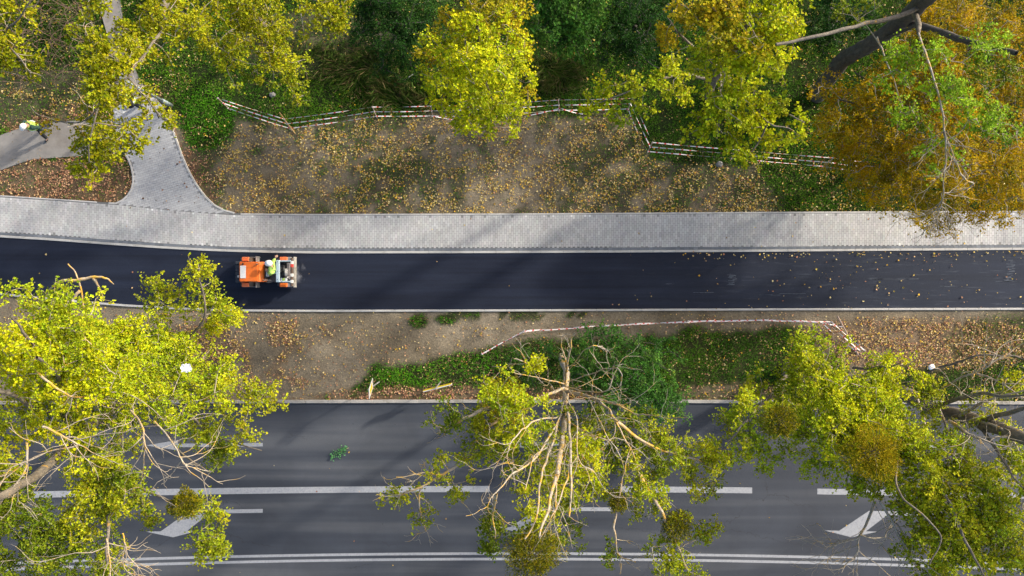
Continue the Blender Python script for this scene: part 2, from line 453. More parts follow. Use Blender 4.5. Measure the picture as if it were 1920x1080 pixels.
def fields(x, y):
    n = NZ.f(x, y, 60, 4); n2 = NZ2.f(x, y, 28, 3); n3 = NZ3.f(x, y, 140, 3)
    up = y < 420
    # upper verge: bare soil between tape and paving
    tape = np.interp(x, [300, 420, 540, 700, 1180, 1222, 1600], [230, 200, 238, 215, 205, 290, 322])
    soilU = np.clip((y - tape - 2 + (n - 0.5) * 40) / 14, 0, 1) * np.clip((1470 - x + (n - .5) * 150) / 60, 0, 1) * np.clip((x - 330) / 25, 0, 1)
    grassU = 1 - soilU
    grassU = np.maximum(grassU, 0.6 * np.clip((n2 * 0.5 + n3 * 0.5 - 0.47) * 7, 0, 1) * up)
    grassU = np.maximum(grassU * 0.95, ell(x, y, 385, 225, 62, 62) * 1.0)
    grassU = grassU * (1 - ell(x, y, 120, 345, 170, 45, 4) * 0.75) * (1 - ell(x, y, 335, 300, 24, 110, -18) * 0.85) * (1 - ell(x, y, 60, 180, 190, 60) * 0.4)
    grassU = grassU * (1 - ell(x, y, 600, 80, 150, 60) * 0.35)
    # lower verge
    edge = np.interp(x, [440, 640, 700, 860, 1000, 1080, 1450, 1540, 1600, 2000], [800, 745, 690, 655, 632, 624, 612, 618, 700, 640])
    grassL = np.clip((y - edge + (n - 0.5) * 50) / 14, 0, 1)
    grassL = np.maximum(grassL * 0.95, 0.95 * ell(x, y, 785, 602, 18, 13)); grassL = np.maximum(grassL, 0.95 * ell(x, y, 838, 598, 22, 10))
    grassL = np.maximum(grassL, 0.8 * ell(x, y, 960, 590, 160, 10) * (n2 > 0.5))
    grassL = grassL * (1 - ell(x, y, 1690, 640, 170, 42) * 0.8) * (1 - ell(x, y, 900, 745, 260, 18) * 0.8) * (1 - ell(x, y, 1390, 742, 120, 22) * 0.55)
    grassL = np.maximum(grassL, 0.6 * ell(x, y, 1890, 660, 120, 70))
    grass = np.where(up, grassU, grassL)
    # litter density 0..1
    litU = 0.42 * soilU + 0.13 + 0.8 * ell(x, y, 120, 340, 200, 60) + 0.75 * ell(x, y, 60, 215, 210, 45) * (n > 0.42) + 0.8 * ell(x, y, 332, 300, 34, 120, -18)
    litU = litU * (0.45 + 1.15 * n) * (1 - 0.75 * ell(x, y, 385, 225, 70, 70))
    litU = litU * (1 - 0.62 * (1 - soilU) * (x > 360) * (x < 1500))
    litU = litU + 0.3 * np.clip((y - (walk_top(x) - 14)) / 14, 0, 1) * (x > 430) + 0.12 * ell(x, y, 1420, 350, 200, 60)
    litL = 0.10 + 0.75 * ell(x, y, 480, 660, 160, 70) * np.clip((n - 0.42) * 9, 0, 1) * 1.5 + 1.3 * ell(x, y, 1720, 645, 220, 50) + 0.75 * ell(x, y, 900, 744, 280, 22) + 0.5 * ell(x, y, 1400, 742, 150, 26)
    litL = litL + 0.16 * ell(x, y, 1300, 640, 300, 60) * (n > 0.45) + 0.3 * ell(x, y, 390, 640, 80, 60)
    litL = litL * (0.5 + n)
    litL = litL * np.clip((y - path_bot2(x)) / 26, 0.25, 1)
    lit = np.where(up, litU, litL)
    lit = np.clip(lit, 0, 1.3)
    # warm/brown (1) against pale yellow (0)
    br = np.where(up, np.clip(ell(x, y, 120, 330, 260, 120) + ell(x, y, 335, 290, 50, 140, -18) + 0.15, 0, 1), np.clip(0.55 + 0.5 * ell(x, y, 900, 744, 300, 30), 0, 1))
    return grass, lit, br, n, n2

# ------------------------------------------------------------------ ground sheet
def axis(lim, step, far):
    f = np.arange(-lim, lim + step / 2, step)
    o = [lim]
    s = step
    while o[-1] < far: s *= 1.5; o.append(o[-1] + s)
    o = np.array(o[1:])
    return np.concatenate([-o[::-1], f, o])
gx = axis(25, 0.16, 500); gy = axis(15, 0.16, 500)
GX, GY = np.meshgrid(gx, gy, indexing='ij')
ppx = GX * PPM + 960; ppy = 540 - GY * PPM
gr, li, br, n1, n2 = fields(ppx, ppy)
zz = (NZ.f(ppx, ppy, 90, 3) - 0.5) * 0.04 - 0.02
soil = np.array([0.115, 0.094, 0.06]); soil2 = np.array([0.27, 0.23, 0.17]); sg = np.array([0.014, 0.030, 0.004]); sl = np.array([0.14, 0.085, 0.045])
tn = NZ3.f(ppx, ppy, 110, 4)[..., None]
base = soil * (1 - tn) + soil2 * tn
base = base * (0.65 + 0.75 * NZ2.f(ppx, ppy, 45, 4)[..., None])
colg = base * (1 - gr[..., None]) + sg * gr[..., None]
lk = np.clip(li * br * 0.75, 0, 0.7)[..., None]
colg = colg * (1 - lk) + sl * lk
far = (np.abs(ppx - 960) > 1300) | (np.abs(ppy - 540) > 800)
colg[far] = sg * 1.1 + 0.01
V = np.stack([GX, GY, zz], -1).reshape(-1, 3)
nx_, ny_ = GX.shape
I, J = np.meshgrid(np.arange(nx_ - 1), np.arange(ny_ - 1), indexing='ij')
A = (I * ny_ + J).ravel()
F = np.stack([A, A + ny_, A + ny_ + 1, A + 1], -1)
g = link("ground", np_mesh("ground", V, F, cols=colg.reshape(-1, 3), smooth=True), M["ground"])
tag(g, kind="structure")

# ------------------------------------------------------------------ paved strips
def strip(name, xs, ya, yb, z, mat, depth=0.12, parent=None):
    xs = np.asarray(xs, float)
    a = np.stack([(xs - 960) / PPM, (540 - ya(xs)) / PPM, np.full(len(xs), z)], -1)
    b = np.stack([(xs - 960) / PPM, (540 - yb(xs)) / PPM, np.full(len(xs), z)], -1)
    a2 = a.copy(); a2[:, 2] -= depth; b2 = b.copy(); b2[:, 2] -= depth
    n = len(xs); V = np.vstack([a, b, a2, b2]); i = np.arange(n - 1)
    F = np.vstack([np.stack([i, n + i, n + i + 1, i + 1], -1), np.stack([2 * n + i, i, i + 1, 2 * n + i + 1], -1), np.stack([n + i, 3 * n + i, 3 * n + i + 1, n + i + 1], -1)])
    o = link(name, np_mesh(name, V, F), mat, parent)
    return o
xs_all = np.concatenate([np.arange(-6000, -200, 400), np.arange(-200, 2200, 20), np.arange(2200, 8000, 400)])
Z_ASPH = 0.045; Z_BLK = 0.075; Z_ROAD = 0.02
tag(strip("asphalt_path", xs_all, lambda x: kerb_top(x) + 1, lambda x: path_bot(x) + 1, Z_ASPH, M["new_asphalt"]), kind="structure")
pv = empty("pavement", (0, 0, 0), kind="structure")
strip("paving_bed", xs_all, lambda x: walk_top(x) + 0.5, lambda x: kerb_top(x) + 1, Z_BLK - 0.004, M["joint"], parent=pv)
b = bm_poly([((x - 960) / PPM, (540 - y) / PPM) for x, y in junction], -0.05, Z_BLK - 0.003)
bmesh.ops.triangulate(b, faces=[f for f in b.faces if len(f.verts) > 4])
obj("paving_bed", b, simple("sanded_joint", (0.22, 0.22, 0.22), 0.95, 0.15), pv)
road_bot = lambda x: road_y(1400, x) * 0 + 1400
tag(strip("road", xs_all, lambda x: road_y(754.5, np.clip(x, -1500, 3500)), road_bot, Z_ROAD, M["road"]), kind="structure")
for nm, poly, z in (("footpath", old_path, 0.03), ("footpath", up_path, 0.034)):
    b = bm_poly([((x - 960) / PPM, (540 - y) / PPM) for x, y in poly], -0.05, z)
    bmesh.ops.triangulate(b, faces=[f for f in b.faces if len(f.verts) > 4])
    tag(obj(nm, b, M["footpath"]), kind="structure")

# paving blocks: real blocks, too small to pick apart singly
def blocks_mesh(name, quads, ztop, h, cols, parent, mat):
    """quads: (n,4,2) metre corners, counter-clockwise"""
    q = np.asarray(quads, float); n = len(q)
    c = q.mean(1, keepdims=True)
    top = c + (q - c) * 0.985
    zt = ztop + rng.uniform(-0.0004, 0.0004, n)
    Vt = np.concatenate([top, np.repeat(zt[:, None, None], 4, 1)], 2)
    Vb = np.concatenate([top, np.repeat((zt - h)[:, None, None], 4, 1)], 2)
    V = np.concatenate([Vt, Vb], 1).reshape(-1, 3)
    s = (np.arange(n) * 8)[:, None]
    fs = [s + np.array([[0, 1, 2, 3]])] + [s + np.array([[k + 4, (k + 1) % 4 + 4, (k + 1) % 4, k]]) for k in range(4)]
    F = np.concatenate(fs, 0)
    me = np_mesh(name, V, F, cols=np.repeat(cols, 8, 0))
    o = link(name, me, mat, parent); o["kind"] = "stuff"
    return o
bl = []
pxb = PPM * 0.1015
for x in np.arange(-120, 2040, pxb):
    xa, xb = x, x + pxb - 0.28
    k = int(round(x / pxb))
    for side in (0,):
        t0 = walk_top(x) + 4.0; t1 = dark_top(x) - 0.2
        Lp = PPM * 0.203
        y = float(t0) - (Lp / 2 if k % 2 else 0)
        while y < t1:
            ya = max(y, float(t0)); yb = min(y + Lp - 0.28, float(t1))
            if yb - ya > 1.6:
                sl_ = float(kerb_top(xb) - kerb_top(xa))
                bl.append([[xa, yb], [xb, yb + sl_], [xb, ya + sl_], [xa, ya]])
            y += Lp
bl = np.array(bl); bl[..., 0] = (bl[..., 0] - 960) / PPM; bl[..., 1] = (540 - bl[..., 1]) / PPM
v = (rng.normal(1, 0.07, len(bl)) * (0.82 + 0.36 * NZ2.f(bl[:, 0, 0] * 40, bl[:, 0, 1] * 40, 60, 3))).clip(0.8, 1.2)[:, None]
cb = np.array([[0.43, 0.425, 0.415]]) * v * (1 + rng.normal(0, 0.012, (len(bl), 3)))
hgt = np.abs(bl[:, 0, 1] - bl[:, 3, 1])
odd = (hgt < 0.13) & (rng.random(len(bl)) < 0.3)
cb[odd] *= rng.choice([0.55, 1.45], odd.sum())[:, None]
blocks_mesh("paving_blocks", bl, Z_BLK, 0.04, cb, pv, M["block"])
# junction blocks, laid across the branching path
jb = []
ang = math.radians(-17)
ca, sa = math.cos(ang), math.sin(ang)
for r in range(-90, 90):
    for c in range(-50, 50):
        u = c * PPM * 0.2 + (PPM * 0.1 if r % 2 else 0); w = r * PPM * 0.1
        cx = 300 + u * ca - w * sa; cy = 300 + u * sa + w * ca
        if not (200 < cx < 440 and 175 < cy < 405): continue
        hu, hw = PPM * 0.0965, PPM * 0.0465
        qd = [(cx + a * ca - b_ * sa, cy + a * sa + b_ * ca) for a, b_ in ((-hu, hw), (hu, hw), (hu, -hw), (-hu, -hw))]
        ins = inside(junction, [p[0] for p in qd], [p[1] for p in qd])
        if cy > walk_top(cx) + 2.5: continue
        if inside(junction, [cx], [cy])[0] and ins.sum() >= 3: jb.append(qd)
jb = np.array(jb); jb[..., 0] = (jb[..., 0] - 960) / PPM; jb[..., 1] = (540 - jb[..., 1]) / PPM
v = rng.normal(1, 0.05, len(jb)).clip(0.82, 1.2)[:, None]
blocks_mesh("paving_blocks", jb, Z_BLK + 0.002, 0.04, np.array([[0.42, 0.42, 0.42]]) * v, pv, M["block"])
# dark blocks: the band next to the kerb
db = []
for x in np.arange(-120, 2040, PPM * 0.2):
    for hrow in (0,):
        xa, xb = x, x + PPM * 0.2 - 0.3
        ya, yb = float(dark_top(x)) + 0.2, float(kerb_top(x)) - 0.3
        s_ = float(kerb_top(xb) - kerb_top(xa))
        db.append([[xa, yb], [xb, yb + s_], [xb, ya + s_], [xa, ya]])
db = np.array(db); db[..., 0] = (db[..., 0] - 960) / PPM; db[..., 1] = (540 - db[..., 1]) / PPM
v = rng.normal(1, 0.12, len(db)).clip(0.7, 1.35)[:, None]
blocks_mesh("dark_paving_blocks", db, Z_BLK, 0.04, np.array([[0.15, 0.165, 0.185]]) * v, pv, M["block"])

# kerb stones
def kerb_line(name, fn, width, z_top, mat, x0=-140, x1=2060, h=0.2, length=1.0, off=0.0, jitter=0.0, left=True):
    root = empty(name, (0, 0, 0), kind="structure")
    b = bm_box(-length / 2 + 0.004, length / 2 - 0.004, -width / 2, width / 2, -h, 0, 0.008)
    me = bpy.data.meshes.new("kerb_stone"); b.to_mesh(me); b.free(); me.materials.append(mat)
    x = x0 + off
    while x < x1:
        y = float(fn(x)); dx = PPM * length
        y2 = float(fn(x + dx)); th = math.atan2(-(y2 - y), dx)
        dx *= math.cos(th)
        y2 = float(fn(x + dx))
        o = bpy.data.objects.new("kerb_stone", me); COL.objects.link(o); o.parent = root
        o.location = ((x + dx / 2 - 960) / PPM, (540 - (y + y2) / 2) / PPM, z_top + random.uniform(-jitter, jitter))
        o.rotation_euler = (random.uniform(-jitter, jitter), 0, th + random.uniform(-jitter, jitter) * 0.3)
        x += dx
    for a, b2 in (((-6000, x0 - 0 + off),) if left else ()) + ((x, 8000),):
        xs = np.linspace(a, b2, 12)
        o = strip("kerb_run", xs, lambda q: fn(q) - width * PPM / 2, lambda q: fn(q) + width * PPM / 2, z_top - 0.002, mat, h, root)
        o["kind"] = "stuff"
    return root
kerb_line("kerb", lambda x: kerb_top(x) + 2.1, 0.10, Z_BLK + 0.006, M["kerb"], off=21)
kerb_line("kerb", lambda x: path_bot(x) + 2.0, 0.092, Z_ASPH + 0.02, M["kerb"])
kerb_line("kerb", lambda x: walk_top(x) + 2.0, 0.075, Z_BLK + 0.012, M["kerb"], x0=452, left=False)
kerb_line("kerb", lambda x: road_y(752, np.clip(x, -1500, 3500)), 0.14, 0.10, M["kerb_old"], jitter=0.012)
# the left walk edge and the curved edging of the junction: short stones following polylines
def kerb_poly(pts, width, z_top, mat, length):
    root = empty("kerb", (0, 0, 0), kind="structure")
    b = bm_box(-length / 2 + 0.003, length / 2 - 0.003, -width / 2, width / 2, -0.2, 0, 0.006)
    me = bpy.data.meshes.new("kerb_stone"); b.to_mesh(me); b.free(); me.materials.append(mat)
    P = catmull([((x - 960) / PPM, (540 - y) / PPM) for x, y in pts], 20)
    s = np.concatenate([[0], np.cumsum(np.linalg.norm(np.diff(P, axis=0), axis=1))])
    for k in range(int(s[-1] / length)):
        a = np.array([np.interp(k * length, s, P[:, i]) for i in (0, 1)]); c = np.array([np.interp((k + 1) * length, s, P[:, i]) for i in (0, 1)])
        o = bpy.data.objects.new("kerb_stone", me); COL.objects.link(o); o.parent = root
        o.location = (*((a + c) / 2), z_top); o.rotation_euler = (0, 0, math.atan2(c[1] - a[1], c[0] - a[0]))
kerb_poly([(-420, 341), (0, 367.5), (100, 374), (205, 381)], 0.06, Z_BLK + 0.012, M["kerb"], 0.9)
kerb_poly([(205, 381), (222, 381), (240, 368), (250, 350), (251, 330), (246, 308), (236, 287), (228, 270)], 0.075, Z_BLK + 0.014, M["kerb"], 0.33)
kerb_poly([(305, 200), (325, 245), (345, 300), (364, 338), (383, 366), (404, 386), (426, 396.5), (452, 401.5)], 0.075, Z_BLK + 0.014, M["kerb"], 0.5)

# road markings
def marking(polys, z=Z_ROAD + 0.004):
    b = bmesh.new()
    for pts in polys:
        vs = [b.verts.new(((x - 960) / PPM, (540 - float(road_y(y, x))) / PPM, z)) for x, y in pts]
        f = b.faces.new(vs)
    bmesh.ops.triangulate(b, faces=b.faces)
    bmesh.ops.recalc_face_normals(b, faces=b.faces)
    for f in b.faces:
        if f.normal.z < 0: f.normal_flip()
    return tag(obj("road_marking", b, M["paint"]), kind="structure")
def band(x0, x1, y, w):
    n = max(2, int((x1 - x0) / 60) + 1); xs = np.linspace(x0, x1, n)
    return [[(xs[i], y - w / 2), (xs[i + 1], y - w / 2), (xs[i + 1], y + w / 2), (xs[i], y + w / 2)] for i in range(n - 1)]
marking(band(-900, 2900, 1037.5, 4.8)); marking(band(-900, 2900, 1047.8, 4.8))
marking(band(60, 918, 916.5, 11.5)); marking(band(1162, 1410, 916.5, 11)); marking(band(1532, 2700, 916.8, 10.5)); marking(band(-900, -190, 916.8, 11))
for tipx in (274, 929, 1545, 2200):
    stem = tipx + 219
    marking([[(tipx, 831), (tipx + 60, 822), (tipx + 60, 828.5), (stem, 828.5), (stem, 835), (tipx + 60, 835), (tipx + 60, 841)]])
    t_ = tipx
    marking([[(t_, 988), (t_ + 100, 988), (t_ + 51, 999.5)], [(t_ + 28, 988), (t_ + 78, 988), (t_ + 118, 957.5), (stem, 957.5), (stem, 950.5), (t_ + 84, 950.5)]])

# ------------------------------------------------------------------ flat leaves and grass blades
def leaf_quads(C, D, N, L, Wd, fold=0.25):
    """C base points, D direction, N normal -> verts,faces of folded kite leaves (2 tris, 4 verts... drawn as two tris)"""
    D = D / (np.linalg.norm(D, axis=1)[:, None] + 1e-9)
    N = N - (N * D).sum(1)[:, None] * D
    N = N / (np.linalg.norm(N, axis=1)[:, None] + 1e-9)
    S = np.cross(D, N)
    L = np.asarray(L)[:, None]; Wd = np.asarray(Wd)[:, None]
    p0 = C; p3 = C + D * L + N * L * -0.1
    mid = C + D * L * 0.42
    p1 = mid + S * Wd * 0.5 + N * Wd * fold; p2 = mid - S * Wd * 0.5 + N * Wd * fold
    V = np.stack([p0, p1, p3, p2], 1).reshape(-1, 3)
    s = (np.arange(len(C)) * 4)[:, None]
    F = np.concatenate([s + np.array([[0, 1, 2]]), s + np.array([[0, 2, 3]])], 0)
    return V, F

def rand_unit(n):
    v = rng.normal(size=(n, 3)); return v / np.linalg.norm(v, axis=1)[:, None]

def build_leaves(name, C, D, N, L, Wd, col, mat, parent=None, kind="stuff"):
    V, F = leaf_quads(C, D, N, L, Wd)
    me = np_mesh(name, V, F, cols=np.repeat(col, 4, 0))
    o = link(name, me, mat, parent)
    if kind: o["kind"] = kind
    return o

def gen_litter():
    n = 480000
    x = rng.uniform(-120, 2040, n); y = rng.uniform(-120, 752, n)
    ok = ~paved(x, y, 1)
    x = x[ok]; y = y[ok]
    gr, li, br, n1, n2 = fields(x, y)
    cl = NZ2.f(x + 300, y, 13, 2)
    keep = rng.random(len(x)) < li * 0.85 * np.clip((cl - 0.3) * 4.2, 0.08, 1.6) * np.where((x > 950) & (x < 1500) & (y > 600), 0.45, 1.0)
    x = x[keep]; y = y[keep]; br = br[keep]
    # sparse leaves on the paved surfaces
    m = 6500
    xp = rng.uniform(-100, 2020, m); yp = rng.uniform(0, 1120, m)
    w = np.zeros(m)
    onp = (yp > walk_top(xp)) & (yp < path_bot(xp))
    w = np.where(onp & (yp > kerb_bot(xp)), 0.05 + 1.8 * np.clip((xp - 1100) / 500, 0, 1) ** 1.2, w)
    w = np.where(onp & (yp <= kerb_bot(xp)), 0.1 + 0.35 * (xp > 1350), w)
    w = np.where(inside(junction, xp, yp), 0.7, w)
    w = np.where(inside(old_path, xp, yp) | inside(up_path, xp, yp), 0.8, w)
    w = np.where(yp > 758, 0.035, w)
    k = rng.random(m) < w * 0.62
    # clusters against the kerb on the right
    x2 = rng.uniform(1280, 1920, 110); y2 = kerb_bot(x2) + np.abs(rng.normal(0, 7, 110)) + 2
    xx = np.concatenate([x, xp[k], x2]); yy = np.concatenate([y, yp[k], y2])
    bb = np.concatenate([br, np.where(inside(junction, xp[k], yp[k]), 1.0, 0.3), np.full(110, 0.05)])
    nn = len(xx)
    onpath = paved(xx, yy)
    z = np.where(onpath, np.where(yy > 755, 0.03, 0.088), 0.012 + rng.uniform(0, 0.03, nn))
    z = z + rng.uniform(0, 0.006, nn)
    C = np.stack([(xx - 960) / PPM, (540 - yy) / PPM, z], -1)
    th = rng.uniform(0, 2 * math.pi, nn)
    D = np.stack([np.cos(th), np.sin(th), rng.normal(0, 0.12, nn)], -1)
    N = np.stack([rng.normal(0, 0.32, nn), rng.normal(0, 0.32, nn), np.ones(nn)], -1)
    pal_y = np.array([[0.60, 0.43, 0.07], [0.62, 0.46, 0.14], [0.60, 0.36, 0.03], [0.46, 0.36, 0.16], [0.28, 0.18, 0.06], [0.66, 0.54, 0.26]])
    pal_b = np.array([[0.42, 0.20, 0.10], [0.5, 0.27, 0.15], [0.30, 0.14, 0.08], [0.58, 0.36, 0.2], [0.2, 0.11, 0.07], [0.62, 0.42, 0.2]])
    col = np.where((rng.random(nn) < bb)[:, None], pal_b[rng.integers(0, 6, nn)], pal_y[rng.integers(0, 6, nn)])
    col = col * rng.uniform(0.6, 1.2, nn)[:, None]
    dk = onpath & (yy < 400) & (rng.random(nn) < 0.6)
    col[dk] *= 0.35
    L = 0.035 + 0.07 * rng.random(nn) ** 1.8; L = np.where(onpath, L * 1.15, L) * np.where(onpath, 0.95, 1.0)
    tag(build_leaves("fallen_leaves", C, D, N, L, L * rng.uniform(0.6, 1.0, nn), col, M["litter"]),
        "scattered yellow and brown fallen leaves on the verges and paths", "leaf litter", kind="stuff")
gen_litter()

def gen_grass():
    n = 640000
    x = rng.uniform(-120, 2040, n); y = rng.uniform(-120, 751, n)
    ok = ~paved(x, y, 3)
    x = x[ok]; y = y[ok]
    gr, li, br, n1, n2 = fields(x, y)
    t = NZ2.f(x, y, 14, 2)
    keep = rng.random(len(x)) < np.clip(gr, 0, 1) * np.clip((t - 0.22) * 4, 0.1, 1) * np.where(gr > 0.8, 0.95, 0.55)
    x = x[keep]; y = y[keep]; n1 = n1[keep]; gr = gr[keep]
    nn = len(x)
    C = np.stack([(x - 960) / PPM, (540 - y) / PPM, np.full(nn, -0.01)], -1)
    th = rng.uniform(0, 2 * math.pi, nn)
    D = np.stack([np.cos(th), np.sin(th), rng.uniform(0.15, 1.1, nn)], -1)
    N = np.stack([rng.normal(0, 0.4, nn), rng.normal(0, 0.4, nn), np.ones(nn)], -1)
    hue = NZ3.f(x, y, 70, 3)[:, None]; dry = (rng.random(nn) < 0.10 + 0.25 * (NZ.f(x, y, 200, 2) > 0.55))[:, None]
    col = np.array([[0.025, 0.12, 0.006]]) * (1 - hue) + np.array([[0.18, 0.38, 0.016]]) * hue
    col = np.where(dry, np.array([[0.24, 0.2, 0.09]]), col) * rng.uniform(0.6, 1.35, nn)[:, None]
    fresh = (ell(x, y, 385, 225, 62, 62) + ell(x, y, 785, 602, 18, 13) + ell(x, y, 838, 598, 22, 10) + 0.6 * ell(x, y, 860, 690, 200, 40) > 0.5)[:, None]
    col = np.where(fresh & ~dry, col * np.array([[1.1, 1.35, 1.0]]), col)
    L = rng.uniform(0.08, 0.2, nn) * (0.7 + 0.6 * n1)
    tag(build_leaves("grass", C, D, N, L, rng.uniform(0.012, 0.024, nn), col, M["grass"]),
        "green grass growing on the verges beside the paths", "grass", kind="stuff")
gen_grass()

# ------------------------------------------------------------------ trees
TONE = {'yellow': .92, 'yellow_shaded': .76, 'lime': .92, 'yellowgreen': .9, 'ochre': .82, 'green': .8}
PAL = {
    "yellow": [(0.64, 0.64, 0.010), (0.46, 0.54, 0.012), (0.76, 0.76, 0.025), (0.30, 0.38, 0.015)],
    "yellowgreen": [(0.52, 0.53, 0.015), (0.34, 0.41, 0.018), (0.60, 0.58, 0.02), (0.22, 0.30, 0.016)],
    "lime": [(0.55, 0.60, 0.015), (0.38, 0.47, 0.018), (0.72, 0.72, 0.03), (0.22, 0.33, 0.018)],
    "yellow_shaded": [(0.50, 0.50, 0.010), (0.37, 0.41, 0.012), (0.60, 0.60, 0.02), (0.28, 0.30, 0.014)],  # yellow leaves of the top-left crowns, their shade put into the colour
    "freshgreen": [(0.36, 0.52, 0.02), (0.25, 0.40, 0.02), (0.36, 0.52, 0.03), (0.12, 0.24, 0.02)],
    "green": [(0.20, 0.28, 0.015), (0.28, 0.35, 0.018), (0.12, 0.20, 0.012), (0.36, 0.40, 0.02)],
    "bluegreen": [(0.05, 0.16, 0.022), (0.085, 0.22, 0.03), (0.04, 0.11, 0.018), (0.15, 0.27, 0.04)],
    "dark": [(0.022, 0.075, 0.012), (0.035, 0.105, 0.016), (0.015, 0.05, 0.010), (0.06, 0.14, 0.02)],
    "gold": [(0.54, 0.36, 0.002), (0.34, 0.27, 0.003), (0.72, 0.46, 0.003), (0.12, 0.14, 0.006)],
    "mistletoe": [(0.17, 0.19, 0.008), (0.26, 0.25, 0.01), (0.07, 0.09, 0.006), (0.34, 0.27, 0.01)],
    "ochre": [(0.58, 0.46, 0.015), (0.50, 0.44, 0.015), (0.64, 0.46, 0.015), (0.34, 0.34, 0.018)],
}

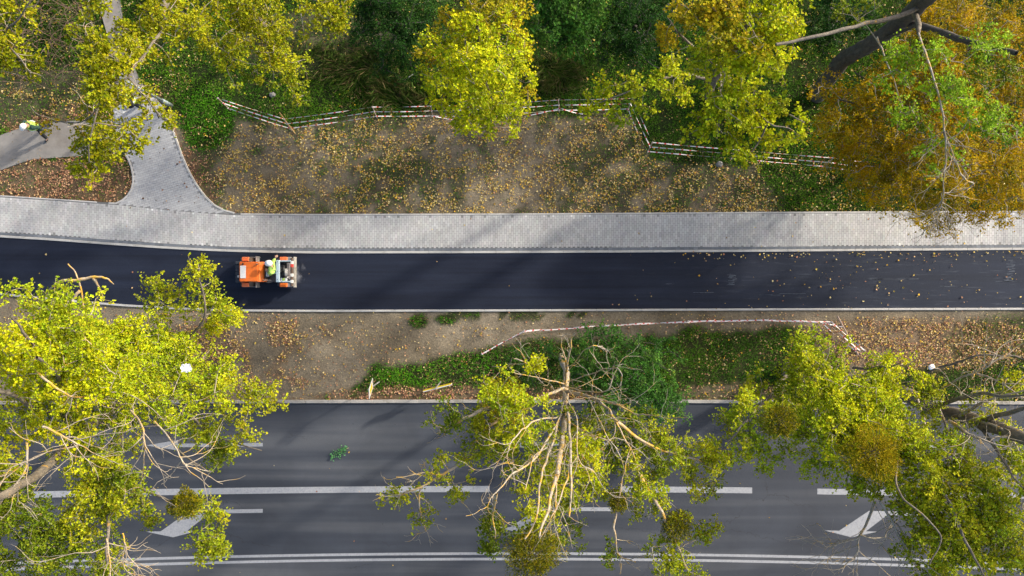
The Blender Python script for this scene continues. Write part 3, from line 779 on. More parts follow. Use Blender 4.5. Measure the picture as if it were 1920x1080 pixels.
class Tree:
    def __init__(s, name, label, cat, base, group=None, bark="bark", twigmat="twig", fac=0.66):
        s.fac = fac
        s.root = empty(name, tuple(base), label=label, cat=cat, group=group)
        s.bark = M[bark]; s.twm = M[twigmat]
        s.nodes = []; s.tw = Tubes(); s.leaf = []
    def limb(s, pts, r0, r1, name="branch", k=7, wob=0.08, mat=None, px=True, per=8, jit=0.05, grow=True):
        P = [W(*p) for p in pts] if px else [np.array(p) for p in pts]
        C = catmull(P, per)
        if jit:
            j = rng.normal(0, jit, C.shape); j[0] = 0
            for _ in range(2): j[1:-1] = (j[:-2] + 2 * j[1:-1] + j[2:]) / 4
            C = C + j * min(1.0, 0.35 + r0 * 2)
        t = Tubes(); t.add(C, r0, r1, k, wob)
        o = t.build(name, mat or s.bark, s.root)
        if grow: s.nodes.extend(C[2:])
        return C
    def bare(s, C, n, ln, r, depth=2, droop=0.25, mat=None, spread=0.9, tmin=0.15):
        """sprays of leafless twigs along a limb"""
        tb = s.tw if mat is None else mat
        dC = np.gradient(C, axis=0)
        for i in range(n):
            q = rng.uniform(tmin, 1.0) * (len(C) - 1); a = int(q)
            p = C[a]; d = dC[a] / (np.linalg.norm(dC[a]) + 1e-9)
            v = d * 1.1 + rand_unit(1)[0] * spread; v /= np.linalg.norm(v)
            L = ln * rng.uniform(0.5, 1.2); pts = [p]
            m = 5
            for k in range(m):
                v = v + rng.normal(0, 0.28, 3) + np.array([0, 0, -droop * 0.25]); v /= np.linalg.norm(v)
                pts.append(pts[-1] + v * L / m)
            P = catmull(pts, 2)
            tb.add(P, r, r * 0.35, 4)
            if depth > 1: s.bare(P, max(2, int(n * 0.25)), ln * 0.5, r * 0.6, depth - 1, droop, mat, spread, 0.3)
    def clump(s, px, py, z, rpx, n, pal, rz=None, leaf=0.09, dens=40, sprig=0.42, ry=None, ang=0, drop=0.0, shell=0.45, ww=0.95):
        n = max(2, int(n * s.fac)); sc = (CAMH - z) / CAMH / PPM
        R = rpx * sc; R2 = (ry or rpx) * sc; rz = rz if rz is not None else R * 0.45
        u = rand_unit(n) * (rng.random(n) ** (1 / 3 if shell < 0.5 else 0.2))[:, None]
        c = W(px, py, z); a = -math.radians(ang)
        th = np.arctan2(u[:, 1], u[:, 0]); sd_ = rng.uniform(0, 90)
        u = u * (0.42 + 1.2 * NZ.n(np.cos(th) * 1.9 + sd_, np.sin(th) * 1.9 + u[:, 2] * 0.8, 1.0) ** 1.4)[:, None]
        ux = u[:, 0] * R; uy = u[:, 1] * R2
        A = np.stack([c[0] + ux * math.cos(a) - uy * math.sin(a), c[1] + ux * math.sin(a) + uy * math.cos(a), z + u[:, 2] * rz - drop * (u[:, 0] ** 2 + u[:, 1] ** 2)], -1)
        if not s.nodes: s.nodes.append(np.array(s.root.location))
        order = np.argsort(np.linalg.norm(A - np.array(s.nodes[len(s.nodes) // 2]), axis=1))
        NB = np.array(s.nodes)
        allc = [NB]; cnt = len(NB)
        buf = np.zeros((cnt + n * 4, 3)); buf[:cnt] = NB
        sizes = []
        for i in order:
            p = A[i]
            d = np.linalg.norm(buf[:cnt] - p, axis=1)
            # prefer joining from below/inside
            j = int(np.argmin(d)); q = buf[j]; L = d[j]
            if L > 0.12:
                m = 3 if L > 0.7 else 2
                ts = np.linspace(0, 1, m + 1)[1:, None]
                pts = q + (p - q) * ts + rng.normal(0, 0.06 * min(L, 1.5), (m, 3)) + np.array([0, 0, 0.10 * L]) * np.sin(ts * math.pi)
                pts[-1] = p
                s.tw.add(np.vstack([q[None], pts]), 0.010 + 0.012 * min(L, 2.5), 0.006, 3)
                buf[cnt:cnt + m] = pts; cnt += m
                dirv = p - q
            else: dirv = rand_unit(1)[0]
            s.sprigs(p, dirv / (np.linalg.norm(dirv) + 1e-9), pal, leaf, dens, sprig, ww)
        s.nodes = list(buf[:cnt])
    def sprigs(s, p, d, pal, leaf, dens, sprig, ww=0.95):
        P = np.array(PAL[pal]) * TONE.get(pal, 1.0)
        ns = 6
        leaf = leaf * 0.82; dens = int(dens * 1.4); per = max(1, dens // ns)
        hue = float(NZ.n(p[0] + 50, p[1] + 50, 0.9)); hue2 = float(NZ2.n(p[0] + 50, p[1] + 50, 0.35))
        base = np.array(P[0]) * (1 - hue) + np.array(P[1]) * hue
        base = base * (1 - 0.45 * (hue2 > 0.66)) + np.array(P[2]) * 0.45 * (hue2 > 0.66)
        if hue2 < 0.3: base = base * 0.45 + np.array(P[3]) * 0.55
        for i in range(ns):
            v = d * 0.35 + rand_unit(1)[0] * np.array([1, 1, 0.45]); v /= np.linalg.norm(v)
            L = sprig * rng.uniform(0.5, 1.2)
            t = np.sort(rng.uniform(0.1, 1, per))[:, None]
            c = p + v * t * L + np.array([0, 0, -0.18 * L]) * t ** 2 + rng.normal(0, 0.035, (per, 3))
            th = rng.normal(0, 0.9, per)
            side = np.cross(v, [0, 0, 1.0]); 
            D = v[None] * np.cos(th)[:, None] + side[None] * np.sin(th)[:, None]
            D[:, 2] -= rng.uniform(0.0, 0.5, per)
            N = np.stack([rng.normal(0.1, 0.38, per), rng.normal(0.05, 0.38, per), np.ones(per)], -1)
            ll = leaf * (0.55 + 0.8 * rng.random(per) ** 1.3)
            col = base[None] * rng.uniform(0.55, 1.35, per)[:, None] * (1 + rng.normal(0, 0.07, (per, 3)))
            s.leaf.append((c, D, N, ll, ll * ww * rng.uniform(0.8, 1.1, per), col))
            if rng.random() < 0.25: s.tw.add(np.vstack([p, p + v * L * 0.5, p + v * L]), 0.006, 0.003, 3)
    def finish(s, crown="crown"):
        s.tw.build("twig", s.twm, s.root, kind="stuff")
        if s.leaf:
            C, D, N, L, Wd, col = [np.concatenate(a) for a in zip(*s.leaf)]
            build_leaves(crown, C, D, N, L, Wd, col.clip(0.005, 0.9), M["leaf"], s.root)
        return s.root

# --- A: big poplar, bottom left
t = Tree("poplar_tree", "big yellow-green poplar with mistletoe covering the lower left corner of the main road", "tree", W(305, 715, 0), fac=0.82)
tr = t.limb([(305, 715, 0), (270, 730, 4), (232, 752, 8), (165, 800, 11.5), (95, 868, 14), (30, 915, 16), (-40, 950, 17.5)], 0.22, 0.07, "trunk", 12)
for pts, r in (([(232, 752, 8), (228, 800, 10), (218, 890, 12.5), (205, 960, 14), (200, 1050, 14.5)], .11),
               ([(262, 735, 5), (180, 715, 10), (140, 745, 13), (105, 705, 15), (78, 670, 16.5)], .12),
               ([(165, 800, 11.5), (60, 760, 14.5), (-30, 720, 17)], .1),
               ([(232, 752, 8), (300, 800, 10), (340, 850, 11.5), (390, 885, 12)], .06),
               ([(262, 735, 5), (300, 665, 9), (340, 640, 11), (385, 590, 12), (372, 500, 12.5)], .07),
               ([(218, 890, 12.5), (262, 915, 13), (320, 938, 13.5), (370, 950, 13.5)], .05),
               ([(262, 735, 5), (330, 760, 9), (420, 770, 11), (530, 752, 11.5)], .06),
               ([(340, 762, 9), (400, 815, 10.5), (490, 845, 11)], .05),
               ([(140, 745, 13), (60, 640, 16), (20, 590, 17)], .06)):
    t.limb(pts, r, r * 0.3, jit=0.08)
# bare curved twigs
for pts in ([(300, 665, 9), (168, 620, 11), (158, 590, 11.5), (148, 525, 12), (128, 495, 12)], [(148, 525, 12), (175, 520, 12), (200, 522, 12), (212, 533, 11.8)], [(148, 525, 12), (115, 528, 12), (95, 540, 11.8), (88, 556, 11.5)],
            [(175, 520, 12), (185, 540, 11.8), (196, 560, 11.5)], [(150, 545, 12), (138, 560, 12), (140, 575, 12), (160, 582, 11.6)]):
    t.limb(pts, 0.05, 0.014, jit=0.03, mat=M["bark_lichen"], grow=False)
wt = [([(245, 770, 14), (268, 800, 15), (270, 850, 15), (265, 900, 14)], .05), ([(290, 790, 15), (330, 840, 15.5), (345, 870, 15.5), (395, 885, 15)], .035), ([(80, 800, 16), (120, 820, 16), (145, 835, 16), (140, 865, 15)], .05),
      ([(145, 835, 16), (80, 850, 16), (5, 895, 16)], .035), ([(50, 830, 16), (48, 880, 16), (20, 920, 16), (0, 945, 16)], .05), ([(60, 690, 16), (110, 730, 16), (145, 745, 15), (200, 735, 15)], .055), ([(200, 1010, 15), (205, 1040, 15), (208, 1090, 15)], .04), ([(230, 1000, 15), (235, 1030, 15), (222, 1060, 14)], .03)]
for pts, r in wt:
    c = t.limb(pts, r * .6, r * .2, mat=M["bark_pale"] if rng.random() < .3 else M["bark_lichen"], jit=0.05)
    t.bare(c, 7, 1.6, 0.014, 2, 0.2)
for c in ((95, 605, 15.5, 85, 75, "lime"), (30, 650, 16, 80, 65, "yellow"), (120, 690, 15, 110, 110, "yellow"), (160, 640, 14, 80, 50, "lime"), (220, 650, 13, 90, 90, "yellow"), (250, 720, 13, 120, 110, "lime"),
          (60, 760, 14, 110, 80, "yellow"), (330, 700, 12, 100, 80, "lime"), (395, 720, 11.5, 70, 44, "lime"), (470, 745, 11.5, 46, 18, "yellowgreen"), (520, 750, 11.5, 24, 5, "yellowgreen"),
          (370, 790, 11, 70, 34, "yellowgreen"), (455, 830, 11, 34, 7, "yellowgreen"), (410, 850, 10.5, 45, 20, "green"), (310, 640, 11.5, 60, 40, "lime"), (390, 570, 12, 40, 18, "yellowgreen"), (300, 545, 12, 34, 14, "yellowgreen"), (372, 505, 12.5, 24, 12, "yellowgreen"), (425, 590, 11.5, 24, 12, "lime"),
          (345, 555, 12, 26, 8, "yellowgreen"), (395, 620, 11, 24, 8, "yellow"), (200, 700, 14, 90, 60, "lime"), (150, 790, 13, 80, 34, "green"), (10, 900, 15, 60, 30, "yellowgreen"), (190, 930, 14, 80, 85, "yellowgreen"),
          (60, 1010, 14, 90, 75, "green"), (150, 1020, 13, 80, 45, "green"), (10, 960, 15, 70, 40, "green"), (215, 910, 14, 60, 40, "green"), (205, 870, 12, 60, 30, "yellowgreen"), (385, 960, 12.5, 42, 16, "yellowgreen"), (390, 1020, 12.5, 42, 26, "yellowgreen"), (200, 1075, 13, 50, 22, "yellowgreen"),
          (280, 960, 12.5, 40, 8, "yellowgreen"), (170, 850, 13, 40, 12, "green"), (-60, 850, 15, 90, 50, "yellowgreen"), (-60, 700, 15, 90, 50, "lime"), (-40, 1060, 14, 90, 40, "green")):
    t.clump(c[0], c[1], c[2], c[3], c[4], c[5], leaf=0.08, dens=56, sprig=0.34)
t.finish()

# --- mistletoe balls
def mistletoe(px, py, z, rpx, label, n=1500, pal="mistletoe", leaf=0.06):
    c = W(px, py, z); R = rpx * (CAMH - z) / CAMH / PPM
    root = empty("mistletoe", tuple(c), label=label, cat="mistletoe", group="mistletoe balls in the poplars")
    tb = Tubes()
    U = rand_unit(90)
    for u in U[:24]: tb.add(np.vstack([c, c + u * R * 0.5 + rng.normal(0, R * .05, 3), c + u * R * 0.95]), 0.012, 0.004, 3)
    tb.build("twig", M["bark"], root, kind="stuff")
    n = int(n * 2.2); u = rand_unit(n); r = R * (0.3 + 0.72 * rng.random(n) ** 0.6) * (0.6 + 0.75 * NZ.n(u[:, 0] * 2.6 + px, u[:, 1] * 2.6 + py + u[:, 2], 1))
    C = c + u * r[:, None] * np.array([1, 1, 0.9])
    D = u + rng.normal(0, 0.5, (n, 3)); N = rng.normal(0, 0.6, (n, 3)) + np.array([0, 0, 0.8])
    P = np.array(PAL[pal])[rng.integers(0, 4, n)] * rng.uniform(0.5, 1.3, n)[:, None] * (0.72 if pal == 'ochre' else 1)
    L = leaf * rng.uniform(0.7, 1.2, n)
    build_leaves("foliage", C, D, N, L, L * 0.45, P, M["leaf"], root)
mistletoe(345, 945, 13.5, 27, "round mistletoe ball above the left turn arrow, hanging on the lower left poplar", 1500)
mistletoe(1000, 1040, 13, 52, "large shaggy mistletoe ball over the double line at the bottom of the photo", 3200)
mistletoe(1158, 943, 12, 18, "smallest round mistletoe ball, on a thin twig right of the dead branches", 600)
mistletoe(1268, 985, 12, 30, "mistletoe clump low on the drooping branch left of the arrow", 1300)
mistletoe(1640, 850, 14, 52, "golden mistletoe mass in the middle of the lower right poplar", 3000, "ochre")
mistletoe(1465, 790, 13, 32, "mistletoe clump on the left limb of the lower right poplar", 1400)
mistletoe(950, 750, 12, 40, "dense yellow mistletoe tangle left of the bare central limbs", 1800, "ochre")
mistletoe(1240, 610 + 60, 1.8, 2, "tiny mistletoe sprig on the green shrub by the road", 20) if False else None

# --- B: half dead poplar, centre
t = Tree("poplar_tree", "half-dead poplar with bare pale lichen-covered limbs at the main road edge", "tree", W(1052, 668, 0), bark="bark_pale", twigmat="bark_pale", fac=0.85)
t.limb([(1052, 668, 0), (1062, 700, 4), (1060, 740, 8), (1056, 800, 11), (1048, 860, 13.5), (1032, 930, 15.5), (1010, 1005, 17)], 0.14, 0.02, "trunk", 12)
bb = [([(1060, 725, 7.5), (1063, 690, 11), (1068, 655, 13), (1078, 622, 14)], .1), ([(1062, 690, 10), (1056, 660, 12), (1052, 630, 13)], .06), ([(1060, 720, 7.5), (1020, 710, 10), (960, 700, 12)], .06),
      ([(1058, 728, 8), (1025, 740, 10), (985, 752, 11.5), (960, 765, 12)], .13), ([(1062, 735, 8), (1100, 742, 10), (1135, 762, 11.5), (1155, 790, 12.5)], .15), ([(1100, 742, 10), (1150, 755, 12), (1190, 775, 13), (1215, 778, 13.5)], .09),
      ([(1065, 715, 7), (1110, 700, 10), (1150, 690, 12), (1165, 700, 12.5), (1160, 730, 12)], .045), ([(1062, 725, 7.5), (1110, 735, 11), (1160, 728, 12)], .05),
      ([(1060, 745, 8.5), (1066, 800, 12), (1069, 870, 14.5), (1071, 975, 16.5)], .12), ([(1059, 750, 9), (1035, 830, 12.5), (1015, 890, 14.5), (1005, 960, 16), (990, 1010, 16.5)], .1), ([(1057, 770, 10), (1010, 850, 13.5), (960, 890, 15), (930, 925, 15.5)], .08),
      ([(1056, 780, 10), (1000, 790, 12.5), (965, 820, 14), (950, 850, 14.5)], .07), ([(1062, 760, 9), (1090, 850, 12), (1120, 870, 13)], .05), ([(1060, 830, 12), (1045, 900, 14.5), (1040, 960, 15.5)], .06),
      ([(1065, 790, 11), (1110, 815, 13), (1150, 830, 13.5)], .05), ([(1070, 870, 14.5), (1055, 920, 15.5), (1035, 970, 16), (1010, 1010, 16)], .05), ([(1155, 790, 12), (1180, 840, 12.5), (1200, 890, 12)], .06), ([(1060, 740, 8.5), (1080, 790, 13), (1085, 860, 14), (1120, 890, 14)], .045),
      ([(1100, 742, 10), (1130, 800, 13), (1165, 860, 13.5)], .04), ([(1062, 700, 8), (1100, 655, 12), (1130, 650, 12)], .03), ([(1040, 830, 12), (1000, 860, 14), (985, 920, 15)], .04)]
for pts, r in bb:
    c = t.limb(pts, r * 0.44, max(0.012, r * 0.16), mat=M["bark_pale"] if rng.random() < 0.5 else M["bark_lichen"], jit=0.07)
    t.bare(c, 5 if pts[-1][1] > 705 else 3, 1.4 if pts[-1][1] > 705 else 0.6, 0.0115, 2, 0.35, spread=0.7)
for pts, r in (([(985, 752, 11.5), (910, 768, 12), (860, 790, 12), (825, 815, 11.5)], .07), ([(900, 815, 11.5), (870, 860, 11.5), (830, 890, 11.5), (770, 922, 11.5), (722, 935, 11)], .055), ([(985, 752, 11.5), (930, 790, 11.5), (900, 815, 11.5)], .06),
               ([(830, 890, 11.5), (790, 888, 11.5), (745, 895, 11.5)], .03), ([(790, 912, 11.5), (785, 950, 11), (795, 985, 10.5), (800, 1000, 10.5)], .03), ([(1200, 890, 12), (1235, 950, 12), (1265, 1010, 12), (1290, 1070, 12)], .06), ([(1155, 790, 12), (1230, 840, 12), (1300, 860, 12), (1350, 880, 12)], .05),
               ([(1150, 990, 12), (1158, 940, 12), (1170, 880, 12.5), (1180, 840, 12.5)], .035), ([(930, 925, 15.5), (925, 960, 14), (930, 1010, 13)], .04), ([(1150, 990, 12), (1160, 1040, 11.5), (1190, 1055, 11.5)], .03), ([(1000, 690, 12), (985, 680, 12.5), (960, 672, 12.5)], .03)):
    c = t.limb(pts, r, max(0.012, r * .3), mat=M["bark_lichen"], jit=0.07)
    t.bare(c, 6, 0.9, 0.012, 2, 0.2)
for c in ((955, 745, 13, 52, 42, "lime"), (1005, 680, 12.5, 24, 10, "yellow"), (905, 800, 11.5, 50, 26, "yellowgreen"), (850, 785, 12, 40, 16, "green"), (880, 860, 11.5, 36, 12, "yellowgreen"), (825, 880, 11.5, 34, 12, "yellowgreen"), (940, 830, 12, 44, 22, "yellowgreen"),
          (750, 930, 11, 30, 10, "yellowgreen"), (790, 960, 10.8, 26, 8, "yellowgreen"), (860, 920, 11, 26, 8, "yellowgreen"), (980, 800, 12, 40, 20, "lime"), (1090, 850, 12, 46, 26, "yellowgreen"), (1105, 900, 12, 40, 24, "yellow"), (1060, 930, 12, 44, 22, "yellowgreen"), (1000, 920, 12.5, 40, 14, "yellowgreen"),
          (925, 985, 11.5, 26, 22, "green"), (915, 1030, 11, 18, 10, "green"), (990, 1000, 12, 40, 20, "green"), (1170, 850, 11, 50, 28, "green"), (1225, 870, 12, 44, 26, "yellowgreen"), (1280, 850, 12, 50, 26, "yellowgreen"), (1210, 910, 12, 46, 24, "lime"), (1330, 860, 12, 40, 20, "yellowgreen"), (1310, 900, 11.5, 40, 16, "yellowgreen"),
          (1180, 800, 11, 44, 22, "green"), (1230, 820, 11.5, 40, 18, "yellowgreen"), (1265, 960, 12, 36, 10, "yellowgreen"), (1255, 1050, 12, 34, 18, "yellowgreen"), (1330, 1000, 11.5, 30, 12, "yellowgreen"), (1150, 1045, 11.5, 26, 6, "green"), (1290, 1065, 12, 30, 12, "yellow"), (1120, 780, 11, 36, 14, "green"), (1035, 1020, 12, 20, 10, "green"), (1200, 950, 11.5, 30, 8, "yellowgreen"), (1030, 800, 11, 40, 10, "lime"), (960, 870, 11, 44, 14, "yellowgreen"), (1020, 870, 10.5, 50, 18, "yellowgreen"), (1070, 1000, 11, 36, 10, "green"), (1130, 830, 10.5, 40, 16, "yellowgreen"), (930, 760, 11, 50, 18, "lime"), (1140, 930, 11, 40, 10, "yellowgreen"), (1090, 790, 10.5, 44, 16, "green"), (1010, 840, 12.5, 44, 18, "lime"), (1100, 850, 13, 44, 18, "yellow"), (1040, 900, 12, 44, 16, "yellowgreen"), (1000, 960, 13, 34, 12, "yellowgreen")):
    t.clump(c[0], c[1], c[2], c[3], c[4], c[5], leaf=0.08, dens=44, sprig=0.30)
t.finish()

# --- C: poplar, bottom right, upright trunk seen in perspective
t = Tree("poplar_tree", "tall poplar with dark trunk over the lower right of the main road", "tree", W(1478, 694, 0), bark="bark", fac=0.95)
trk = t.limb([(1478, 694, 0), (1530, 705, 3), (1590, 715, 5.5), (1680, 732, 8.5), (1750, 765, 10.5), (1830, 790, 12.5), (1905, 818, 14.5), (2010, 860, 16.5)], 0.34, 0.13, "trunk", 12)
for pts, r in (([(1530, 705, 3), (1520, 690, 6), (1480, 700, 9), (1440, 745, 11), (1400, 790, 12), (1360, 835, 12)], .09), ([(1590, 715, 5.5), (1600, 760, 10), (1620, 800, 13), (1640, 850, 14)], .1), ([(1590, 715, 5.5), (1560, 690, 9), (1530, 665, 11), (1510, 650, 12)], .07),
               ([(1680, 732, 8.5), (1700, 800, 12), (1740, 870, 14), (1780, 950, 15), (1820, 1030, 15.5), (1850, 1090, 16)], .07), ([(1700, 800, 12), (1680, 870, 14), (1690, 930, 15), (1760, 1000, 15.5), (1740, 1060, 15.5)], .035), ([(1750, 765, 10.5), (1830, 740, 14), (1920, 745, 16)], .07),
               ([(1680, 732, 8.5), (1760, 690, 10), (1830, 668, 11), (1900, 668, 11.5), (1960, 690, 12)], .04), ([(1830, 790, 12.5), (1900, 770, 15), (1990, 760, 16)], .08), ([(1600, 690, 8), (1650, 690, 12), (1690, 680, 13)], .05), ([(1830, 790, 12.5), (1880, 860, 15), (1920, 920, 16)], .05)):
    t.limb(pts, r, max(0.015, r * 0.3), jit=0.08)
for pts, r in (([(1720, 745, 10), (1740, 810, 13), (1770, 850, 13.5), (1800, 900, 13)], .04), ([(1760, 765, 11), (1790, 830, 13), (1830, 870, 13.5), (1870, 915, 13)], .045), ([(1800, 780, 12), (1850, 750, 14), (1925, 730, 15)], .05), ([(1740, 760, 10.5), (1780, 720, 12), (1850, 690, 13), (1870, 660, 13)], .035),
               ([(1810, 785, 12), (1870, 800, 14), (1910, 850, 14), (1915, 910, 14)], .04), ([(1640, 940, 13), (1612, 1003, 13), (1570, 1020, 13), (1555, 1025, 13)], .04), ([(1612, 1003, 13), (1650, 1010, 13), (1670, 990, 13)], .03), ([(1612, 1003, 13), (1605, 1040, 12.5), (1580, 1065, 12.5)], .03), ([(1650, 940, 14), (1690, 1010, 14), (1725, 1070, 14)], .04),
               ([(1700, 850, 13), (1760, 860, 14), (1830, 850, 14)], .03), ([(1780, 790, 13), (1830, 820, 14.5), (1900, 840, 15)], .05), ([(1830, 700, 13), (1880, 720, 14), (1930, 760, 14)], .03)):
    c = t.limb(pts, r, .012, mat=M["twig"], jit=0.07)
    t.bare(c, 9, 1.6, 0.013, 2, 0.2)
for c in ((1530, 665, 12, 48, 38, "lime"), (1500, 690, 11.5, 50, 30, "lime"), (1560, 735, 12, 60, 60, "lime"), (1600, 820, 13, 60, 40, "yellow"), (1660, 780, 13, 60, 40, "lime"), (1610, 890, 13.5, 46, 16, "lime"), (1400, 760, 12, 40, 18, "lime"), (1450, 740, 11, 50, 26, "yellowgreen"), (1480, 800, 12, 60, 40, "lime"), (1560, 810, 13, 60, 46, "lime"), (1620, 770, 13, 70, 64, "yellow"), (1680, 720, 12.5, 50, 34, "yellow"),
          (1650, 700, 12, 40, 20, "lime"), (1400, 830, 12, 50, 26, "lime"), (1375, 790, 11.5, 30, 8, "yellowgreen"), (1440, 850, 12, 40, 10, "lime"), (1690, 830, 13.5, 60, 44, "lime"), (1620, 850, 13.5, 60, 34, "yellow"), (1540, 860, 12.5, 40, 14, "lime"), (1740, 740, 12, 40, 18, "yellowgreen"), (1690, 900, 14, 50, 28, "lime"),
          (1750, 930, 14.5, 60, 46, "yellowgreen"), (1820, 960, 15, 70, 60, "yellowgreen"), (1800, 1030, 15, 70, 56, "yellowgreen"), (1870, 1040, 15, 60, 36, "yellowgreen"), (1740, 990, 14, 40, 20, "yellowgreen"), (1760, 1070, 14, 50, 22, "yellowgreen"), (1920, 1040, 15, 50, 22, "yellowgreen"), (1700, 950, 14, 40, 14, "yellowgreen"), (1770, 820, 12, 40, 14, "yellowgreen"),
          (1810, 880, 14, 60, 26, "yellowgreen"), (1870, 930, 15, 46, 20, "yellowgreen"), (1900, 840, 14, 36, 14, "lime"), (1910, 880, 14, 30, 8, "lime"), (1850, 770, 13, 50, 12, "yellowgreen"), (1900, 720, 14, 40, 8, "yellowgreen"), (1500, 740, 9, 50, 20, "yellowgreen"), (1340, 840, 11, 24, 6, "yellowgreen"), (1780, 880, 14, 60, 34, "lime"), (1830, 910, 14.5, 60, 36, "yellowgreen"), (1650, 910, 13.5, 40, 14, "yellowgreen"), (1870, 980, 15, 60, 34, "lime"), (1700, 1030, 14, 30, 8, "yellowgreen"), (1730, 850, 14, 50, 22, "lime"), (2000, 900, 16, 90, 50, "yellowgreen"), (2020, 1040, 16, 90, 40, "yellowgreen")):
    t.clump(c[0], c[1], c[2], c[3], c[4], c[5], leaf=0.08, dens=48, sprig=0.32)
t.finish()

# --- D: yellow maple at the top
t = Tree("maple_tree", "bright yellow maple with a compact crown reaching over the barrier tape, left of centre", "tree", W(914, 222, 0), fac=0.5)
t.limb([(914, 222, 0), (912, 190, 3.5), (908, 150, 7), (902, 100, 10), (895, 50, 11.5)], 0.16, 0.04, "trunk", 8)
for a in range(12):
    th = a * 2.4; z0 = 3.5 + a * 0.5; s0 = (33 / (33 - z0))
    x0 = 960 + (-47) * s0; y0 = 540 - 322 * s0
    t.limb([(x0, y0, z0), (x0 + 45 * math.cos(th), y0 + 45 * math.sin(th), z0 + 1), (x0 + 90 * math.cos(th), y0 + 95 * math.sin(th), z0 + 1.6)], .05, .015)
for c in ((895, 60, 11, 74, 76, "yellow"), (900, 130, 10.5, 80, 100, "yellow"), (890, 185, 9, 62, 62, "yellow"), (800, 98, 9, 16, 6, "ochre"), (835, 200, 8, 18, 7, "yellow"), (990, 90, 9, 18, 7, "ochre"), (985, 140, 9, 20, 8, "yellow"), (920, 240, 7, 16, 7, "yellow"), (850, 40, 10.5, 30, 14, "ochre"), (975, 205, 8, 18, 8, "yellow"), (870, 235, 7.2, 14, 6, "yellow"), (812, 145, 9, 18, 7, "yellow"), (985, 20, 10, 18, 7, "ochre"), (930, 180, 8.5, 62, 50, "yellow"), (850, 130, 9.5, 50, 32, "yellow"), (960, 110, 9.5, 42, 30, "yellow"), (910, 20, 11, 70, 42, "ochre"), (950, 40, 10, 46, 24, "ochre"), (815, 105, 9, 22, 8, "ochre"),
          (880, 225, 7.5, 26, 12, "yellow"), (952, 215, 7.5, 32, 16, "yellow"), (820, 165, 8.5, 26, 8, "yellow"), (860, 70, 10, 50, 24, "yellow"), (955, 250, 7, 10, 3, "lime"), (822, 192, 8.5, 18, 6, "yellow"), (990, 180, 8, 16, 5, "ochre"), (905, 120, 12, 60, 40, "yellow")):
    t.clump(c[0], c[1], c[2], c[3], c[4], c[5], leaf=0.10, dens=44, sprig=0.36, ww=1.1)
t.finish()

# --- E: spreading maple at the top right of centre
t = Tree("maple_tree", "yellow-green maple with a long left branch reaching over the tape corner, right of centre", "tree", W(1330, 185, 0), fac=0.5)
t.limb([(1330, 185, 0), (1335, 160, 4), (1350, 130, 7), (1375, 95, 10), (1400, 40, 12)], 0.2, 0.05, "trunk", 9)
for pts, r in (([(1340, 150, 5), (1270, 140, 8), (1200, 165, 9), (1130, 190, 9)], .07), ([(1350, 130, 7), (1400, 180, 9.5), (1440, 230, 10), (1480, 240, 10)], .06), ([(1350, 130, 7), (1350, 190, 9.5), (1345, 250, 10)], .06), ([(1350, 130, 7), (1280, 70, 10), (1250, 30, 11)], .06), ([(1375, 95, 10), (1450, 60, 11.5), (1520, 40, 12)], .06), ([(1440, 230, 10), (1420, 270, 9.5), (1400, 295, 9.5)], .035), ([(1480, 215, 10), (1510, 230, 10)], .02)):
    t.limb(pts, r, .015)
for c in ((1360, 30, 12, 85, 62, "ochre"), (1440, 40, 12, 80, 62, "yellow"), (1280, 40, 10.5, 50, 22, "ochre"), (1250, 55, 10, 30, 8, "ochre"), (1330, 110, 10.5, 60, 48, "lime"), (1400, 100, 11.5, 65, 54, "yellow"), (1460, 70, 11.5, 50, 28, "yellow"), (1370, 190, 10, 75, 66, "yellow"), (1260, 135, 9, 42, 22, "lime"), (1270, 180, 8.5, 26, 9, "lime"),
          (1190, 165, 9, 30, 14, "yellowgreen"), (1130, 185, 9, 38, 20, "yellow"), (1155, 218, 8.5, 16, 6, "lime"), (1220, 150, 9, 22, 7, "lime"), (1210, 200, 8.5, 16, 5, "lime"), (1310, 240, 9.5, 38, 16, "yellow"), (1425, 215, 10, 55, 30, "yellow"), (1430, 265, 9.5, 34, 15, "yellow"), (1398, 290, 9.5, 20, 8, "yellow"), (1455, 130, 11, 26, 8, "lime"), (1470, 195, 10, 18, 6, "yellowgreen"),
          (1500, 225, 10, 12, 3, "yellow"), (1498, 255, 10, 9, 2, "yellow"), (1370, 260, 9.5, 30, 10, "yellow"), (1465, 262, 9.5, 10, 3, "lime"), (1330, 20, 12, 60, 30, "ochre"), (1350, -40, 12, 90, 40, "ochre"), (1450, -30, 12, 80, 30, "yellow")):
    t.clump(c[0], c[1], c[2], c[3], c[4], c[5], leaf=0.11, dens=44, sprig=0.38, ww=1.1)
t.finish()

# --- F: leaning dark trunk, upper right
t = Tree("poplar_tree", "tall tree with bare dark leaning trunk and fresh green upper branches, top right", "tree", W(1532, 178, 0), bark="bark_dark")
t.limb([(1532, 178, 0), (1552, 150, 2), (1582, 112, 4), (1640, 78, 7), (1690, 40, 9.5), (1735, 0, 12), (1790, -50, 15)], 0.36, 0.2, "trunk", 14, jit=0.03)
t.limb([(1735, 8, 11.5), (1680, 32, 12.2), (1615, 45, 12.8), (1540, 66, 13.3), (1455, 84, 13.5)], 0.075, 0.04, mat=M["bark"])
t.limb([(1690, 40, 9.5), (1760, 60, 11), (1830, 80, 12.5), (1905, 100, 13.5)], 0.12, 0.07)
t.limb([(1712, 20, 10.5), (1722, 45, 12.5), (1722, 62, 13)], 0.09, 0.05, mat=M["bark"])
t.limb([(1640, 78, 7), (1690, 60, 10), (1720, 45, 12)], 0.06, 0.04)
c1 = t.limb([(1722, 62, 13), (1745, 130, 14), (1765, 200, 14), (1772, 260, 13.5), (1772, 330, 13), (1766, 380, 12.5), (1752, 430, 12)], 0.03, 0.008, mat=M["bark_pale"])
